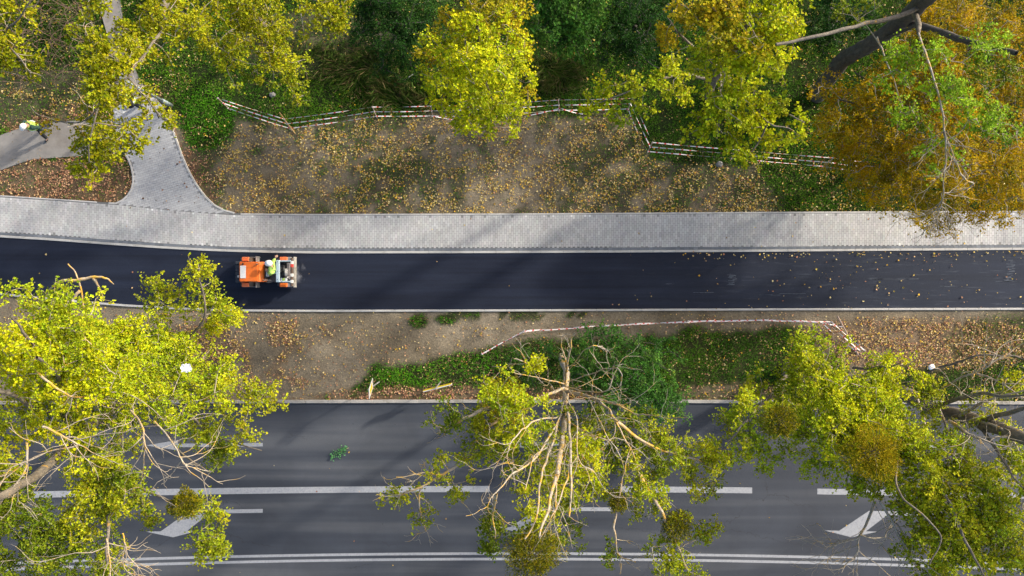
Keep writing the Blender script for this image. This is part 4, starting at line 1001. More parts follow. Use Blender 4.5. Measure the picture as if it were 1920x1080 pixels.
t.limb([(1770, 250, 13.5), (1790, 300, 13), (1808, 335, 12.8), (1825, 345, 12.6), (1808, 355, 12.4), (1775, 362, 12.2)], .03, .01, mat=M["bark_pale"])
t.limb([(1645, 70, 11), (1660, 110, 12), (1690, 190, 12.5)], .03, .012, mat=M["bark_pale"])
t.bare(c1[len(c1) * 2 // 3:], 16, 1.3, 0.014, 2, 0.1, spread=1.0)
t.bare(c1[len(c1) // 3:len(c1) * 2 // 3], 12, 1.2, 0.012, 2, 0.15)
for c in ((1690, 110, 13, 38, 20, "freshgreen"), (1680, 140, 13, 30, 13, "freshgreen"), (1760, 100, 13.5, 40, 20, "freshgreen"), (1840, 85, 13.5, 44, 20, "freshgreen"), (1780, 165, 14, 44, 30, "freshgreen"), (1800, 215, 13.5, 34, 16, "freshgreen"), (1850, 235, 13.5, 38, 22, "freshgreen"), (1870, 210, 13, 26, 9, "freshgreen"), (1690, 207, 13, 30, 12, "freshgreen"), (1725, 225, 13, 22, 9, "green"),
          (1835, 130, 13, 50, 20, "green"), (1890, 130, 13, 30, 10, "green"), (1905, 260, 13, 20, 6, "freshgreen"), (1740, 265, 13, 34, 8, "freshgreen"), (1790, 290, 13, 20, 4, "freshgreen"), (1755, 320, 12.8, 14, 4, "freshgreen"), (1880, 75, 13, 26, 6, "freshgreen"), (1580, 20, 11, 30, 10, "green"), (1630, 10, 11, 30, 10, "green"), (1850, 190, 13, 20, 7, "freshgreen")):
    t.clump(c[0], c[1], c[2], c[3], c[4], c[5], leaf=0.085, dens=38, sprig=0.32)
t.finish()
mistletoe(1735, 85, 13, 24, "mistletoe ball at the top of the leaning dark trunk, upper right corner", 1000)

# --- G: golden low tree mass, right
t = Tree("hornbeam_tree", "broad low tree with dense golden-brown foliage filling the upper right corner", "tree", W(1740, 250, 0), bark="bark_dark")
t.limb([(1740, 250, 0), (1745, 240, 2), (1760, 215, 4)], 0.2, 0.12, "trunk", 8)
for a in range(14):
    th = a * 2.4; R1 = 60 + 110 * ((a * 0.37) % 1)
    t.limb([(1752, 232, 2.5), (1755 + R1 * math.cos(th), 225 + R1 * math.sin(th), 4.2), (1760 + 1.7 * R1 * math.cos(th), 215 + 1.45 * R1 * math.sin(th), 5.2)], .06, .02)
for c in ((1620, 230, 5, 85, 80), (1700, 150, 6, 100, 95), (1800, 90, 6.5, 110, 110), (1900, 180, 6, 100, 90), (1780, 230, 6.5, 110, 120), (1680, 300, 5, 95, 90), (1610, 320, 4, 60, 40), (1780, 330, 5.5, 90, 85), (1880, 310, 5.5, 90, 80), (1740, 385, 4, 50, 26), (1812, 385, 4, 46, 26),
          (1770, 418, 3.6, 24, 9), (1575, 190, 4.5, 45, 24), (1760, 20, 6, 90, 60), (1890, 50, 6, 90, 70), (1965, 330, 5, 80, 50), (1990, 100, 6, 90, 60), (1595, 270, 4, 50, 30), (1870, 365, 4, 50, 24), (1650, 360, 3.5, 50, 22), (1545, 250, 3.5, 26, 8), (1650, 160, 5, 50, 22), (1920, 380, 3.6, 40, 14)):
    t.clump(c[0], c[1], c[2], c[3], int(c[4] * 1.9), "gold", leaf=0.085, dens=50, sprig=0.42, rz=0.9, ww=0.8)
t.finish()

# --- H: top-left poplars
t = Tree("poplar_tree", "yellow poplar overhanging the branching path in the upper left", "tree", W(330, -60, 0), bark="bark")
t.limb([(330, -60, 0), (325, -60, 5), (318, -30, 9), (308, 20, 11)], 0.22, 0.1, "trunk", 9)
for pts, r in (([(308, 20, 11), (300, 60, 12), (262, 112, 12.8), (240, 145, 13)], .055), ([(240, 145, 13), (200, 170, 13), (175, 230, 13), (165, 300, 12.5)], .026), ([(318, -30, 9), (178, -10, 12), (175, 60, 13), (170, 110, 13)], .03), ([(240, 145, 13), (280, 190, 12.5), (300, 220, 12)], .018), ([(200, 170, 13), (160, 225, 12.5), (100, 228, 12)], .018), ([(175, 230, 13), (230, 240, 12.5), (262, 262, 12)], .018)):
    c = t.limb(pts, r, .018); t.bare(c, 3, 0.8, 0.012, 1)
for c in ((170, 80, 13, 42, 24, "yellow_shaded"), (195, 110, 13, 46, 28, "yellow_shaded"), (240, 90, 12.5, 40, 16, "yellow_shaded"), (175, 150, 13, 46, 26, "yellow_shaded"), (205, 165, 13, 46, 30, "yellow_shaded"), (165, 195, 12.5, 36, 14, "yellow_shaded"), (220, 130, 13, 50, 26, "yellow_shaded"), (180, 265, 12.5, 56, 40, "yellow_shaded"), (160, 300, 12, 34, 20, "yellow_shaded"), (215, 255, 12, 40, 22, "yellow_shaded"), (262, 180, 12.5, 24, 10, "yellow_shaded"),
          (285, 205, 12, 26, 10, "yellow_shaded"), (248, 228, 12, 18, 7, "yellow_shaded"), (258, 262, 12, 11, 3, "yellow_shaded"), (90, 238, 12, 11, 3, "ochre"), (135, 250, 12, 20, 6, "ochre"), (180, 5, 13, 30, 12, "yellow_shaded"), (260, 45, 12, 60, 34, "yellow_shaded"), (330, 20, 12, 80, 46, "yellow_shaded"), (270, 95, 12, 34, 14, "yellow_shaded"), (312, 225, 12, 8, 2, "yellow_shaded")):
    t.clump(c[0], c[1], c[2], c[3], c[4], c[5], leaf=0.10, dens=38, sprig=0.32)
t.finish()
t = Tree("poplar_tree", "poplar just inside the top left corner with sparse yellow leaves and pale limbs", "tree", W(-120, 20, 0), bark="bark")
t.limb([(-120, 20, 0), (-140, 10, 6), (-60, 10, 11)], .2, .08, "trunk", 8)
for pts, r in (([(-60, 10, 11), (-10, 60, 12.5), (20, 50, 13), (60, 0, 13.5)], .05), ([(-10, 60, 12.5), (30, 100, 13), (60, 140, 12.5)], .03)):
    c = t.limb(pts, r, .015); t.bare(c, 4, 0.8, .012, 1)
for c in ((10, 10, 13, 30, 12, "yellow_shaded"), (40, 25, 13, 20, 6, "yellow_shaded"), (15, 70, 13, 34, 16, "yellow_shaded"), (60, 110, 12.5, 24, 9, "yellow_shaded"), (5, 130, 12.5, 30, 12, "yellow_shaded"), (60, 145, 12, 16, 4, "yellow_shaded"), (30, 105, 12.5, 24, 7, "yellow_shaded"), (-40, 90, 13, 60, 30, "yellow_shaded")):
    t.clump(c[0], c[1], c[2], c[3], c[4], c[5], leaf=0.10, dens=38, sprig=0.32)
t.finish()
t = Tree("maple_tree", "yellow and green maple sloping down to the grass above the left end of the tape", "tree", W(500, 60, 0), bark="bark")
t.limb([(500, 60, 0), (480, 30, 4), (450, -10, 8), (430, -40, 10)], .18, .08, "trunk", 8)
t.limb([(480, 30, 4), (500, 80, 5), (545, 140, 5)], .05, .015); t.limb([(450, -10, 8), (520, -10, 10), (640, 10, 10.5)], .05, .015); t.limb([(480, 30, 4), (430, 60, 6), (400, 90, 6.5)], .05, .015)
for c in ((400, 30, 9, 70, 52, "yellow_shaded"), (470, 40, 8.5, 60, 46, "yellow_shaded"), (430, 85, 7.5, 60, 40, "yellowgreen"), (500, 90, 7, 54, 40, "yellow_shaded"), (530, 120, 6, 42, 28, "yellowgreen"), (550, 155, 5, 28, 18, "yellowgreen"), (560, 180, 4.5, 20, 9, "green"), (580, 10, 10.5, 60, 24, "yellow_shaded"), (625, 25, 10.5, 40, 18, "yellow_shaded"), (640, 48, 10.3, 22, 8, "yellow_shaded"), (380, 70, 7, 34, 14, "green"), (460, 125, 6, 30, 12, "green"), (350, 20, 10, 50, 26, "yellow_shaded"), (480, -20, 9, 80, 34, "yellow_shaded")):
    t.clump(c[0], c[1], c[2], c[3], c[4], c[5], leaf=0.095, dens=42, sprig=0.34, ww=1.1)
t.finish()

# --- dense dark shrubs and trees along the top
for nm, lab, base, cl, pal, lf in (  # taller clumps past the top edge are added to shade the upper verge
    ("hazel_bush", "dark green dense bush at the top, left of the bright yellow maple", (745, 70), [(700, 20, 4.5, 60, 60), (760, 50, 4.5, 65, 66), (735, 100, 3.2, 50, 40), (800, 100, 3.5, 40, 30), (790, 10, 4.5, 60, 50), (680, 60, 3.2, 34, 18), (745, -40, 6, 90, 70), (650, -60, 6, 80, 60)], "dark", 0.085),
    ("chestnut_tree", "mid-green chestnut with large leaflets at the top, between the two maples", (1050, 40), [(1040, 20, 6, 60, 60), (1085, 15, 5.5, 55, 46), (1065, 70, 5, 40, 28), (1110, 50, 4.5, 34, 18), (1020, 55, 5, 36, 18), (1070, -50, 6.5, 90, 60)], "bluegreen", 0.13),
    ("hazel_bush", "dark green bush at the top, behind the left side of the spreading maple", (1190, 50), [(1160, 30, 4.5, 60, 56), (1210, 60, 4.3, 60, 56), (1180, 95, 3.2, 45, 30), (1230, 100, 3, 36, 22), (1250, 10, 4.5, 60, 40), (1140, 80, 3, 34, 18), (1200, -50, 6.5, 100, 70)], "dark", 0.085),
    ("holly_bush", "very dark bush at the top, between the spreading maple and the leaning dark trunk", (1580, 30), [(1560, 20, 3.2, 60, 50), (1610, 40, 3, 50, 36), (1540, 70, 2.4, 40, 24), (1600, -30, 5.5, 90, 60), (1480, -40, 5, 80, 50)], "dark", 0.09),
    ("hazel_shrub", "green leafy shrub beside the half-dead poplar at the edge of the main road", (1190, 700), [(1150, 660, 2.6, 55, 40), (1200, 690, 3.2, 55, 58), (1235, 740, 3.2, 45, 44), (1190, 750, 3.4, 50, 44), (1250, 765, 2.8, 38, 26), (1120, 700, 2.4, 46, 30), (1145, 745, 2.8, 40, 26), (1090, 655, 1.6, 40, 22), (1235, 660, 1.4, 44, 18), (1270, 750, 2.2, 24, 10), (1075, 690, 2, 40, 22)], "bluegreen", 0.085),
    ("elder_shrub", "small pale green low shrub in the grass left of the half-dead poplar", (985, 690), [(985, 690, 0.5, 44, 18), (1020, 660, 0.7, 36, 16), (1000, 720, 0.6, 30, 10)], "bluegreen", 0.06),
    ("elder_shrub", "dark low shrub under the lower right poplar at the kerb", (1520, 760), [(1510, 755, 1.6, 46, 30), (1560, 745, 1.8, 40, 24), (1480, 775, 1.4, 34, 14)], "green", 0.07)):
    t = Tree(nm, lab, "tree" if "tree" in nm else "shrub", W(base[0], base[1], 0), bark="bark_dark", twigmat="bark_dark", fac=1.0)
    top = cl[0][2]
    for a in range(7):
        th = a * 0.9 + 0.2; c0 = cl[a % len(cl)]
        t.limb([(base[0] + 4 * math.cos(th), base[1] + 4 * math.sin(th), 0), ((base[0] + c0[0]) / 2, (base[1] + c0[1]) / 2, c0[2] * 0.55), (c0[0], c0[1], c0[2])], .05, .015, name="stem")
    for c in cl:
        t.clump(c[0], c[1], c[2], c[3], c[4], pal, leaf=lf, dens=46 if lf < .1 else 30, sprig=0.36)
    t.finish()

# brown bramble thicket, upper left
t = Tree("bramble_thicket", "tangled brown leafless brambles between the footpath and the top left corner", "shrub", W(110, 60, 0), bark="bramble", twigmat="bramble")
for a in range(150):
    x = rng.uniform(20, 185); y = rng.uniform(-30, 170)
    if y > 120 and rng.random() < 0.6: continue
    p = W(x, y, 0); th = rng.uniform(0, 6.28); L = rng.uniform(0.8, 2.0); h = rng.uniform(0.5, 1.4)
    d = np.array([math.cos(th), math.sin(th), 0])
    P = catmull([p, p + d * L * .35 + [0, 0, h], p + d * L * .75 + [rng.normal(0, .15), rng.normal(0, .15), h * 0.9], p + d * L * 1.1 + [0, 0, h * .25]], 3)
    t.tw.add(P, 0.014, 0.006, 3)
    if rng.random() < 0.5: t.sprigs(P[-3], d, "dark", 0.06, 8, 0.3)
    if rng.random() < 0.25: t.sprigs(P[5], d, "ochre", 0.06, 6, 0.3)
t.finish("foliage")
# tall dry grass among the upper grass
def dry_tufts():
    n = 5200
    x = rng.normal(0, 1, n); k = rng.integers(0, 5, n)
    cen = np.array([(600, 100, 90, 50), (680, 130, 60, 45), (780, 180, 60, 25), (1040, 140, 50, 30), (720, 150, 40, 40)])[k]
    xx = cen[:, 0] + rng.normal(0, .55, n) * cen[:, 2]; yy = cen[:, 1] + rng.normal(0, .55, n) * cen[:, 3]
    ok = (yy < 205) & (xx > 300); xx = xx[ok]; yy = yy[ok]; n = len(xx)
    C = np.stack([(xx - 960) / PPM, (540 - yy) / PPM, np.zeros(n)], -1)
    th = NZ.n(xx, yy, 35) * 9 + rng.normal(0, .5, n)
    D = np.stack([np.cos(th), np.sin(th), rng.uniform(0.3, 1.0, n)], -1)
    N = np.stack([rng.normal(0, .3, n), rng.normal(0, .3, n), np.ones(n)], -1)
    col = np.array([[0.26, 0.21, 0.1]]) * rng.uniform(.5, 1.3, n)[:, None]
    gm = rng.random(n) < .72; col[gm] = np.array([0.1, .17, .03]) * rng.uniform(.6, 1.3, gm.sum())[:, None]
    tag(build_leaves("tall_grass", C, D, N, rng.uniform(.3, .75, n), rng.uniform(.012, .022, n), col, M["grass"]),
        "tall half-dry grass on the slope behind the upper barrier tape", "grass", kind="stuff")
dry_tufts()

# ------------------------------------------------------------------ barrier tape on stakes
def tape_fence(label, posts, heights, ptop=1.1, lean=None, post_mat="wood_grey", extra=()):
    p0 = posts[0]
    root = empty("barrier_tape_fence", (X(p0[0]), Y(p0[1]), 0), label=label, cat="barrier tape")
    tops = []
    for i, (px, py) in enumerate(posts):
        b = (X(px), Y(py)); ln = (rng.normal(0, .04), rng.normal(0, .03) + (lean or 0))
        tops.append((b, ln))
        obj("post", bm_cyl((b[0], b[1], -0.1), (b[0] + ln[0] * ptop, b[1] + ln[1] * ptop, ptop), 0.022, 8), M[post_mat], root)
        # knotted tape round the stake
        tb = Tubes(); 
        for h in heights:
            c = np.array([b[0] + ln[0] * h, b[1] + ln[1] * h, h]); a = np.linspace(0, 7, 9)
            tb.add(np.stack([c[0] + .03 * np.cos(a), c[1] + .03 * np.sin(a), c[2] + .02 * np.sin(a * 2)], -1), .012, .01, 4)
        tb.build("knot", M["tape_white"], root)
    def ribbon(a, c, sag, wid=0.04):
        L = np.linalg.norm(c - a); n = max(6, int(L / 0.085)); tt = np.linspace(0, 1, n + 1)
        P = a + (c - a) * tt[:, None]; P[:, 2] -= sag * 4 * tt * (1 - tt)
        d = (c - a) / L; side = np.cross(d, [0, 0, 1]); side /= np.linalg.norm(side)
        ph = rng.uniform(0, 6.28); tw = rng.uniform(1.2, 2.5)
        ang = ph + tt * tw * 2 + 0.6 * np.sin(tt * 9 + ph)
        o = (np.cos(ang)[:, None] * side + np.sin(ang)[:, None] * np.array([0, 0, 1])) * wid / 2
        V = np.concatenate([P + o, P - o]); i = np.arange(n)
        F = np.stack([i, i + 1, n + 1 + i + 1, n + 1 + i], -1)
        k = int(rng.integers(0, 5))
        mid = (((i + k) % 4) < 1).astype(int)
        me = np_mesh("tape", V, F, midx=mid)
        me.materials.append(M["tape_white"]); me.materials.append(M["tape_red"])
        link("tape", me, None, root)
    for i in range(len(posts) - 1):
        for h in heights:
            for rep in range(1):
                a = np.array([tops[i][0][0] + tops[i][1][0] * h, tops[i][0][1] + tops[i][1][1] * h, h + rng.normal(0, .02)])
                c = np.array([tops[i + 1][0][0] + tops[i + 1][1][0] * h, tops[i + 1][0][1] + tops[i + 1][1][1] * h, h + rng.normal(0, .02)])
                ribbon(a, c, rng.uniform(.02, .10) + (.15 if h < .3 and rng.random() < .5 else 0))
    for (a, c, sag) in extra: ribbon(np.array([X(a[0]), Y(a[1]), a[2]]), np.array([X(c[0]), Y(c[1]), c[2]]), sag)
    return root
tape_fence("red and white barrier tape strung across the upper verge above the pavement",
           [(432, 207), (546, 245), (707, 222), (812, 222), (905, 218), (1049, 211), (1176, 209), (1213, 288), (1370, 301), (1540, 316), (1600, 324)], (0.25, 0.75, 1.25), 1.3, 0.2,
           extra=[((812, 224, .7), (905, 236, .2), .05), ((1049, 211, .8), (985, 220, .25), .1), ((1049, 211, .8), (1092, 216, .2), .12)])
tape_fence("red and white barrier tape along the lower verge below the new asphalt path",
           [(905, 664), (980, 623), (1130, 612), (1280, 605), (1425, 601), (1538, 605), (1600, 658)], (0.2, 0.6, 1.0), 1.05, 0.1,
           extra=[((1538, 605, .5), (1572, 612, .4), .05)])

def stick(name, label, cat, a, b_, r, mat, k=8):
    o = obj(name, bm_cyl(tuple(a), tuple(b_), r, k, r * .9), M[mat])
    return tag(o, label, cat)
stick("stake", "leaning yellow timber stake at the first bend of the upper barrier tape", "stake", (X(553), Y(250), -0.02), (X(524, 1.1), Y(211, 1.1), 1.1), 0.028, "wood_yellow")
stick("pole", "long thin brown pole lying beside the right end of the lower barrier tape", "pole", (X(1608), Y(665), .04), (X(1561), Y(592), .5), 0.042, "wood_grey")
stick("stake", "short pale wooden stake standing in the grass above the upper barrier tape", "stake", (X(557), Y(198), 0), (X(553, 1.0), Y(174, 1.0), 0.8), 0.025, "wood_grey")
stick("pole", "thin pale stick lying in dark grass above the upper barrier tape", "stick", (X(752), Y(155), .05), (X(776), Y(140), .1), 0.012, "tape_white", 6)

# ------------------------------------------------------------------ signs and lamp
def rotz(b, c, a): bmesh.ops.rotate(b, verts=b.verts, cent=c, matrix=Matrix.Rotation(a, 3, 'Z')); return b
def diamond_sign():
    bx_, by_ = X(711), Y(716); root = empty("road_sign", (bx_, by_, 0), label="yellow diamond road sign with white border on a pale post by the kerb", cat="road sign")
    h = 2.15
    obj("post", bm_cyl((bx_, by_, -.1), (bx_, by_, h + .4), .03, 12), M["grey_metal"], root)
    a = math.radians(-9)
    def dia(r, x0, x1, rr=0.03):
        b = bmesh.new(); n = []
        for k in range(4):
            th = k * math.pi / 2 + math.pi / 2
            for dd in (-0.07, 0.07):
                n.append((math.cos(th + dd) * r * 0.985, math.sin(th + dd) * r * 0.985))
        lo = [b.verts.new((bx_ + x0, by_ + p[0], h + p[1])) for p in n]; hi = [b.verts.new((bx_ + x1, by_ + p[0], h + p[1])) for p in n]
        b.faces.new(lo); b.faces.new(hi)
        for i in range(len(n)): b.faces.new((lo[i], lo[(i + 1) % len(n)], hi[(i + 1) % len(n)], hi[i]))
        bmesh.ops.recalc_face_normals(b, faces=b.faces)
        return rotz(b, (bx_, by_, h), a)
    obj("sign_face", dia(.45, .032, .05), M["white"], root)
    obj("sign_inset", dia(.25, .05, .056), M["sign_yellow"], root)
diamond_sign()
def board_sign():
    bx_, by_ = X(826), Y(716); root = empty("road_sign", (bx_, by_, 0), label="flat yellow-and-white sign board seen edge-on right of the diamond sign", cat="road sign")
    obj("post", bm_cyl((bx_, by_, -.1), (bx_, by_, 2.0), .03, 12), M["grey_metal"], root)
    a = math.radians(14); c = (bx_, by_, 1)
    L = 0.62
    obj("sign_board", rotz(bm_box(bx_ - L, bx_ + L, by_ - .085, by_ - .045, 1.2, 1.62, .004), c, a), M["white"], root)
    obj("sign_face", rotz(bm_box(bx_ - L + .005, bx_ + L - .005, by_ - .045, by_ - .033, 1.2, 1.63, 0), c, a), M["sign_yellow"], root)
board_sign()
def lamp():
    bx_, by_ = X(322), Y(198); root = empty("street_lamp", (bx_, by_, 0), label="tall blue-grey street lamp post at the edge of the branching path", cat="street lamp")
    h = 4.5
    obj("base", bm_cyl((bx_, by_, 0), (bx_, by_, .9), .085, 16), M["galv"], root, True)
    obj("pole", bm_cyl((bx_, by_, .9), (bx_, by_, h), .06, 16, .04), M["galv"], root, True)
    hx, hy = X(207, h), Y(158, h)
    tb = Tubes(); tb.add(catmull([(bx_, by_, h), (bx_ - .05, by_, h + .1), (bx_ - .12, by_ + .02, h + .12)], 5), .03, .03, 8); tb.build("arm", M["galv"], root)
    obj("lamp_head", bm_box(bx_ - .42, bx_ - .1, by_ - .08, by_ + .12, h + .08, h + .17, .03, seg=2), M["white"], root)
    obj("lens", bm_box(bx_ - .38, bx_ - .14, by_ - .05, by_ + .09, h + .065, h + .08), M["grey_metal"], root)
lamp()

# ------------------------------------------------------------------ small loose things
def rock(name, px, py, r, mat, label, cat, flat=0.6):
    b = bmesh.new(); bmesh.ops.create_icosphere(b, subdivisions=2, radius=r)
    for v in b.verts:
        k = 1 + random.uniform(-.22, .22); v.co = Vector((v.co.x * k * 1.2, v.co.y * k, v.co.z * k * flat)) + Vector((X(px), Y(py), r * flat * .4))
    tag(obj(name, b, M[mat], smooth=(mat != "stone")), label, cat)
rock("stone", 1349, 308, .14, "stone", "grey stone beside the upper barrier tape right of its corner", "stone")
rock("stone", 511, 178, .12, "stone", "pale stone in the grass above the left end of the upper tape", "stone")
rock("plastic_bag", 1746, 688, .13, "plastic_bag", "crumpled white plastic bag on brown leaves at the right of the lower verge", "plastic bag", .5)
pc = W(349, 690, 14.6)
b = bmesh.new(); bmesh.ops.create_grid(b, x_segments=8, y_segments=8, size=.12)
for v in b.verts:
    r_ = 1 - .45 * random.random() * (v.co.length > .12)
    v.co = Vector((pc[0] + v.co.x * r_ * 1.2, pc[1] + v.co.y * r_, pc[2] + random.uniform(-.02, .02) + .4 * v.co.x * v.co.y))
tag(obj("plastic_sheet", b, M["plastic_bag"], smooth=True), "torn pale plastic sheet caught in the leaves of the lower left poplar", "plastic sheet")
def fallen_branch():
    root = empty("fallen_branch", (X(650), Y(842), Z_ROAD), label="small broken branch with fresh green leaves lying on the grey road", cat="branch")
    tb = Tubes(); P = catmull([(X(655), Y(839), .06), (X(640), Y(846), .08), (X(622), Y(856), .05)], 5); tb.add(P, .012, .004, 5); tb.build("stem", M["twig"], root)
    n = 110; t_ = rng.random(n); C = np.stack([X(652 - 32 * t_), Y(840 + 17 * t_ + rng.normal(0, 4.2, n)), .05 + rng.uniform(0, .1, n)], -1)
    D = rand_unit(n); D[:, 2] *= .3; N = rand_unit(n) * .5 + [0, 0, 1]
    col = np.array([[.10, .27, .10]]) * rng.uniform(.6, 1.6, n)[:, None]
    build_leaves("leaves", C, D, N, rng.uniform(.06, .1, n), rng.uniform(.05, .08, n), col, M["leaf"], root)
fallen_branch()

# ------------------------------------------------------------------ road roller
def roller():
    root = empty("road_roller", (X(500), Y(511), Z_ASPH), label="small orange road roller with a pale blue roll bar standing on the fresh asphalt path", cat="road roller")
    zt = 1.22
    cyc = (Y(490, zt) + Y(529, zt)) / 2        # centre line of the machine
    hw = 0.43
    x0, x1, x2 = X(446, zt), X(484, zt), X(495, 1.05)
    # engine hood with a sloping rear
    b = bmesh.new()
    prof = [(x0, .55), (x0, 1.08), (x0 + .07, 1.2), (x0 + .35, zt), (x1, zt), (x2, 1.0), (x2, .55)]
    n = len(prof); ws = []
    L = [b.verts.new((p[0], cyc - hw, p[1])) for p in prof]; R = [b.verts.new((p[0], cyc + hw, p[1])) for p in prof]
    b.faces.new(L); b.faces.new(R)
    for i in range(n): b.faces.new((L[i], L[(i + 1) % n], R[(i + 1) % n], R[i]))
    bmesh.ops.recalc_face_normals(b, faces=b.faces)
    bmesh.ops.bevel(b, geom=[e for e in b.edges], offset=.03, segments=2, affect='EDGES', clamp_overlap=True)
    obj("hood", b, M["orange"], root, False)
    obj("hood_panel", bm_box(X(450.5, zt), X(461, zt), Y(521.5, zt), Y(498, zt), zt + .002, zt + .012), M["white"], root)
    # chassis
    obj("chassis", bm_box(x0 + .04, x2 + .1, cyc - .35, cyc + .35, .35, .56, .02), M["dark_deck"], root)
    # front drum between side plates, wider than the hood
    xd = X(462, .5) + .13
    dr = bm_cyl((xd, cyc - .62, .42), (xd, cyc + .62, .42), .375, 40)
    obj("drum", dr, M["steel"], root, True)
    for s in (-1, 1):
        y = cyc + s * .56
        obj("fender", bm_box(x0 + .03, x0 + .33, y - .09, y + .09, .68, .86, .02), M["orange_dull"], root)
        obj("bracket", bm_box(x0 + .62, x0 + .66, y - .12, y + .12, .40, .83, .008), M["grey_metal"], root)
        obj("side_plate", bm_box(x0 + .03, x0 + .66, cyc + s * .645 - .012, cyc + s * .645 + .012, .3, .72, .005), M["grey_metal"], root)
        obj("tow_lug", bm_box(x0 - .16, x0 + .02, cyc + s * .43 - .02, cyc + s * .43 + .02, .8, .85, .005), M["orange_dull"], root)
    # ribbed dark rubber block at the front
    for k in range(6):
        y = cyc - .39 + k * .156
        obj("rubber_rib", bm_box(x0 - .20, x0 - .01, y - .07, y + .07, .45, .98, .02), M["rubber"], root)
    hl = obj("headlight", bm_cyl((x0 - .09, cyc - .2, .98), (x0 - .03, cyc - .2, .98), .05, 16), M["white"], root)
    # instrument panel and steering wheel
    obj("dashboard", bm_box(X(495.5, 1.1), X(500, 1.1), cyc - .3, cyc + .34, .6, 1.08, .02), M["black"], root)
    obj("control_panel", bm_box(X(498.5, 1.12), X(504, 1.12), cyc - .2, cyc + .12, 1.02, 1.1, .015), M["white"], root)
    for k in range(5):
        obj("switch", bm_box(X(500.2, 1.12), X(502.6, 1.12), cyc - .17 + k * .062, cyc - .15 + k * .062, 1.1, 1.112), M["black"], root)
    b = bmesh.new()
    me = Tubes(); a = np.linspace(0, 2 * math.pi, 21)
    cx = X(503, 1.2)
    me.add(np.stack([cx + .04 * np.cos(a) * 4 * .9, cyc + .14 + .17 * np.sin(a), 1.16 + .05 * np.cos(a)], -1), .015, .015, 6)
    me.build("steering_wheel", M["black"], root)
    b.free()
    for s in (-1, 1):
        tb = Tubes(); tb.add(catmull([(x1 + .05, cyc + s * .40, .95), (x2 + .12, cyc + s * .47, .80), (x2 + .38, cyc + s * .40, .66), (xdh := X(516, .9), cyc + s * .38, .80)], 6), .014, .014, 6)
        tb.build("hose", M["black"], root)
        tb = Tubes(); tb.add([(x2 + .04, cyc + s * .34, .9), (x2 + .04, cyc + s * .36, 1.28), (x2 + .14, cyc + s * .36, 1.3), (x2 + .2, cyc + s * .36, .62)], .012, .012, 6)
        tb.build("hand_rail", M["grey_metal"], root)
    obj("exhaust", bm_cyl((x1 - .02, cyc + .33, zt - .05), (x1 - .02, cyc + .33, zt + .14), .028, 12), M["steel"], root, True)
    obj("cap", bm_cyl((x0 + .22, cyc + .33, zt), (x0 + .22, cyc + .33, zt + .03), .04, 12), M["black"], root)
    # rear platform
    obj("platform", bm_box(X(497, .6), X(520, .6), cyc - .44, cyc + .42, .40, .58, .02), M["dark_deck"], root)
    xr0, xr1 = X(517.5, 1.0), X(548, .9)
    # rear frame, open box of pale blue-grey bars
    xb0, xb1 = X(517.5, 1.3), X(524, 1.3)
    obj("roll_bar", bm_box(xb0, xb1, cyc - .45, cyc + .50, 1.22, 1.32, .015), M["blue_grey"], root)
    for s in (-.42, .47):
        obj("roll_bar_post", bm_box(xb0 + .03, xb1 - .03, cyc + s - .03, cyc + s + .03, .5, 1.22, .01), M["blue_grey"], root)
        obj("side_rail", bm_box(xb1, X(544, 1.1), cyc + s - .03, cyc + s + .03, .98, 1.06, .01), M["blue_grey"], root)
    for k in (-.38, -.03, .38):
        obj("bolt", bm_cyl(((xb0 + xb1) / 2, cyc + k + .05, 1.32), ((xb0 + xb1) / 2, cyc + k + .05, 1.335), .015, 8), M["black"], root)
    obj("rear_body", bm_box(xb0, X(544, .8), cyc - .42, cyc + .44, .38, .62, .02), M["black"], root)
    # seat
    obj("seat", bm_box(X(524, .9), X(535, .9), cyc - .22, cyc + .3, .62, .82, .05, seg=2), M["black"], root, True)
    obj("seat_back", bm_box(X(533, 1.1), X(537.5, 1.1), cyc - .2, cyc + .14, .78, 1.16, .035, seg=2), M["grey_metal"], root, True)
    obj("seat_lever", bm_cyl((X(538, 1), cyc - .2, .62), (X(538.5, 1), cyc - .24, 1.02), .02, 8), M["white"], root)
    obj("water_tank", bm_box(X(536, .9), X(543, .9), cyc - .34, cyc + .4, .6, .84, .03), M["dark_deck"], root)
    # rear tyres
    xt = X(533, .5)
    for k in range(4):
        y = cyc - .48 + k * .32
        ty = Tubes(); b = bmesh.new()
        bm_cyl((xt, y - .14, .37), (xt, y + .14, .37), .33, 28, bm=b)
        bmesh.ops.bevel(b, geom=[e for e in b.edges if abs(e.verts[0].co.y - e.verts[1].co.y) < .001], offset=.03, segments=2, affect='EDGES')
        w = obj("wheel", b, M["rubber"], root, True)
    for s in (-1, 1):
        y = cyc + s * .57
        obj("fender", bm_box(X(524, .85), X(538, .85), y - .085, y + .085, .74, .84, .02), M["orange"] if s < 0 else M["orange_dull"], root)
        obj("bracket", bm_box(X(538, .8), X(545, .8), y - .085, y + .085, .6, .76, .01), M["grey_metal"], root)
    # striped bar and pale scraper bar across the back
    n = 9; ya, yb = cyc - .62, cyc + .62
    seg = (yb - ya) / n
    bars = [M["red"], M["white"]]
    bar = obj("warning_bar", bm_box(X(544.5, .85), X(548, .85), ya, yb, .68, .8, .01), M["steel"], root)
    for k in range(n):
        if k in (0, 2, 4, 5, 8): continue
        obj("warning_stripe", bm_box(X(544.3, .85) - .003, X(548.2, .85) + .003, ya + k * seg, ya + (k + 1) * seg - .002, .675, .812, .004), bars[k % 2], root)
    obj("scraper_bar", bm_box(X(550, .5), X(552.6, .5), cyc - .67, cyc + .67, .2, .52, .008), M["kerb_old"], root)
    return cyc
RC = roller()
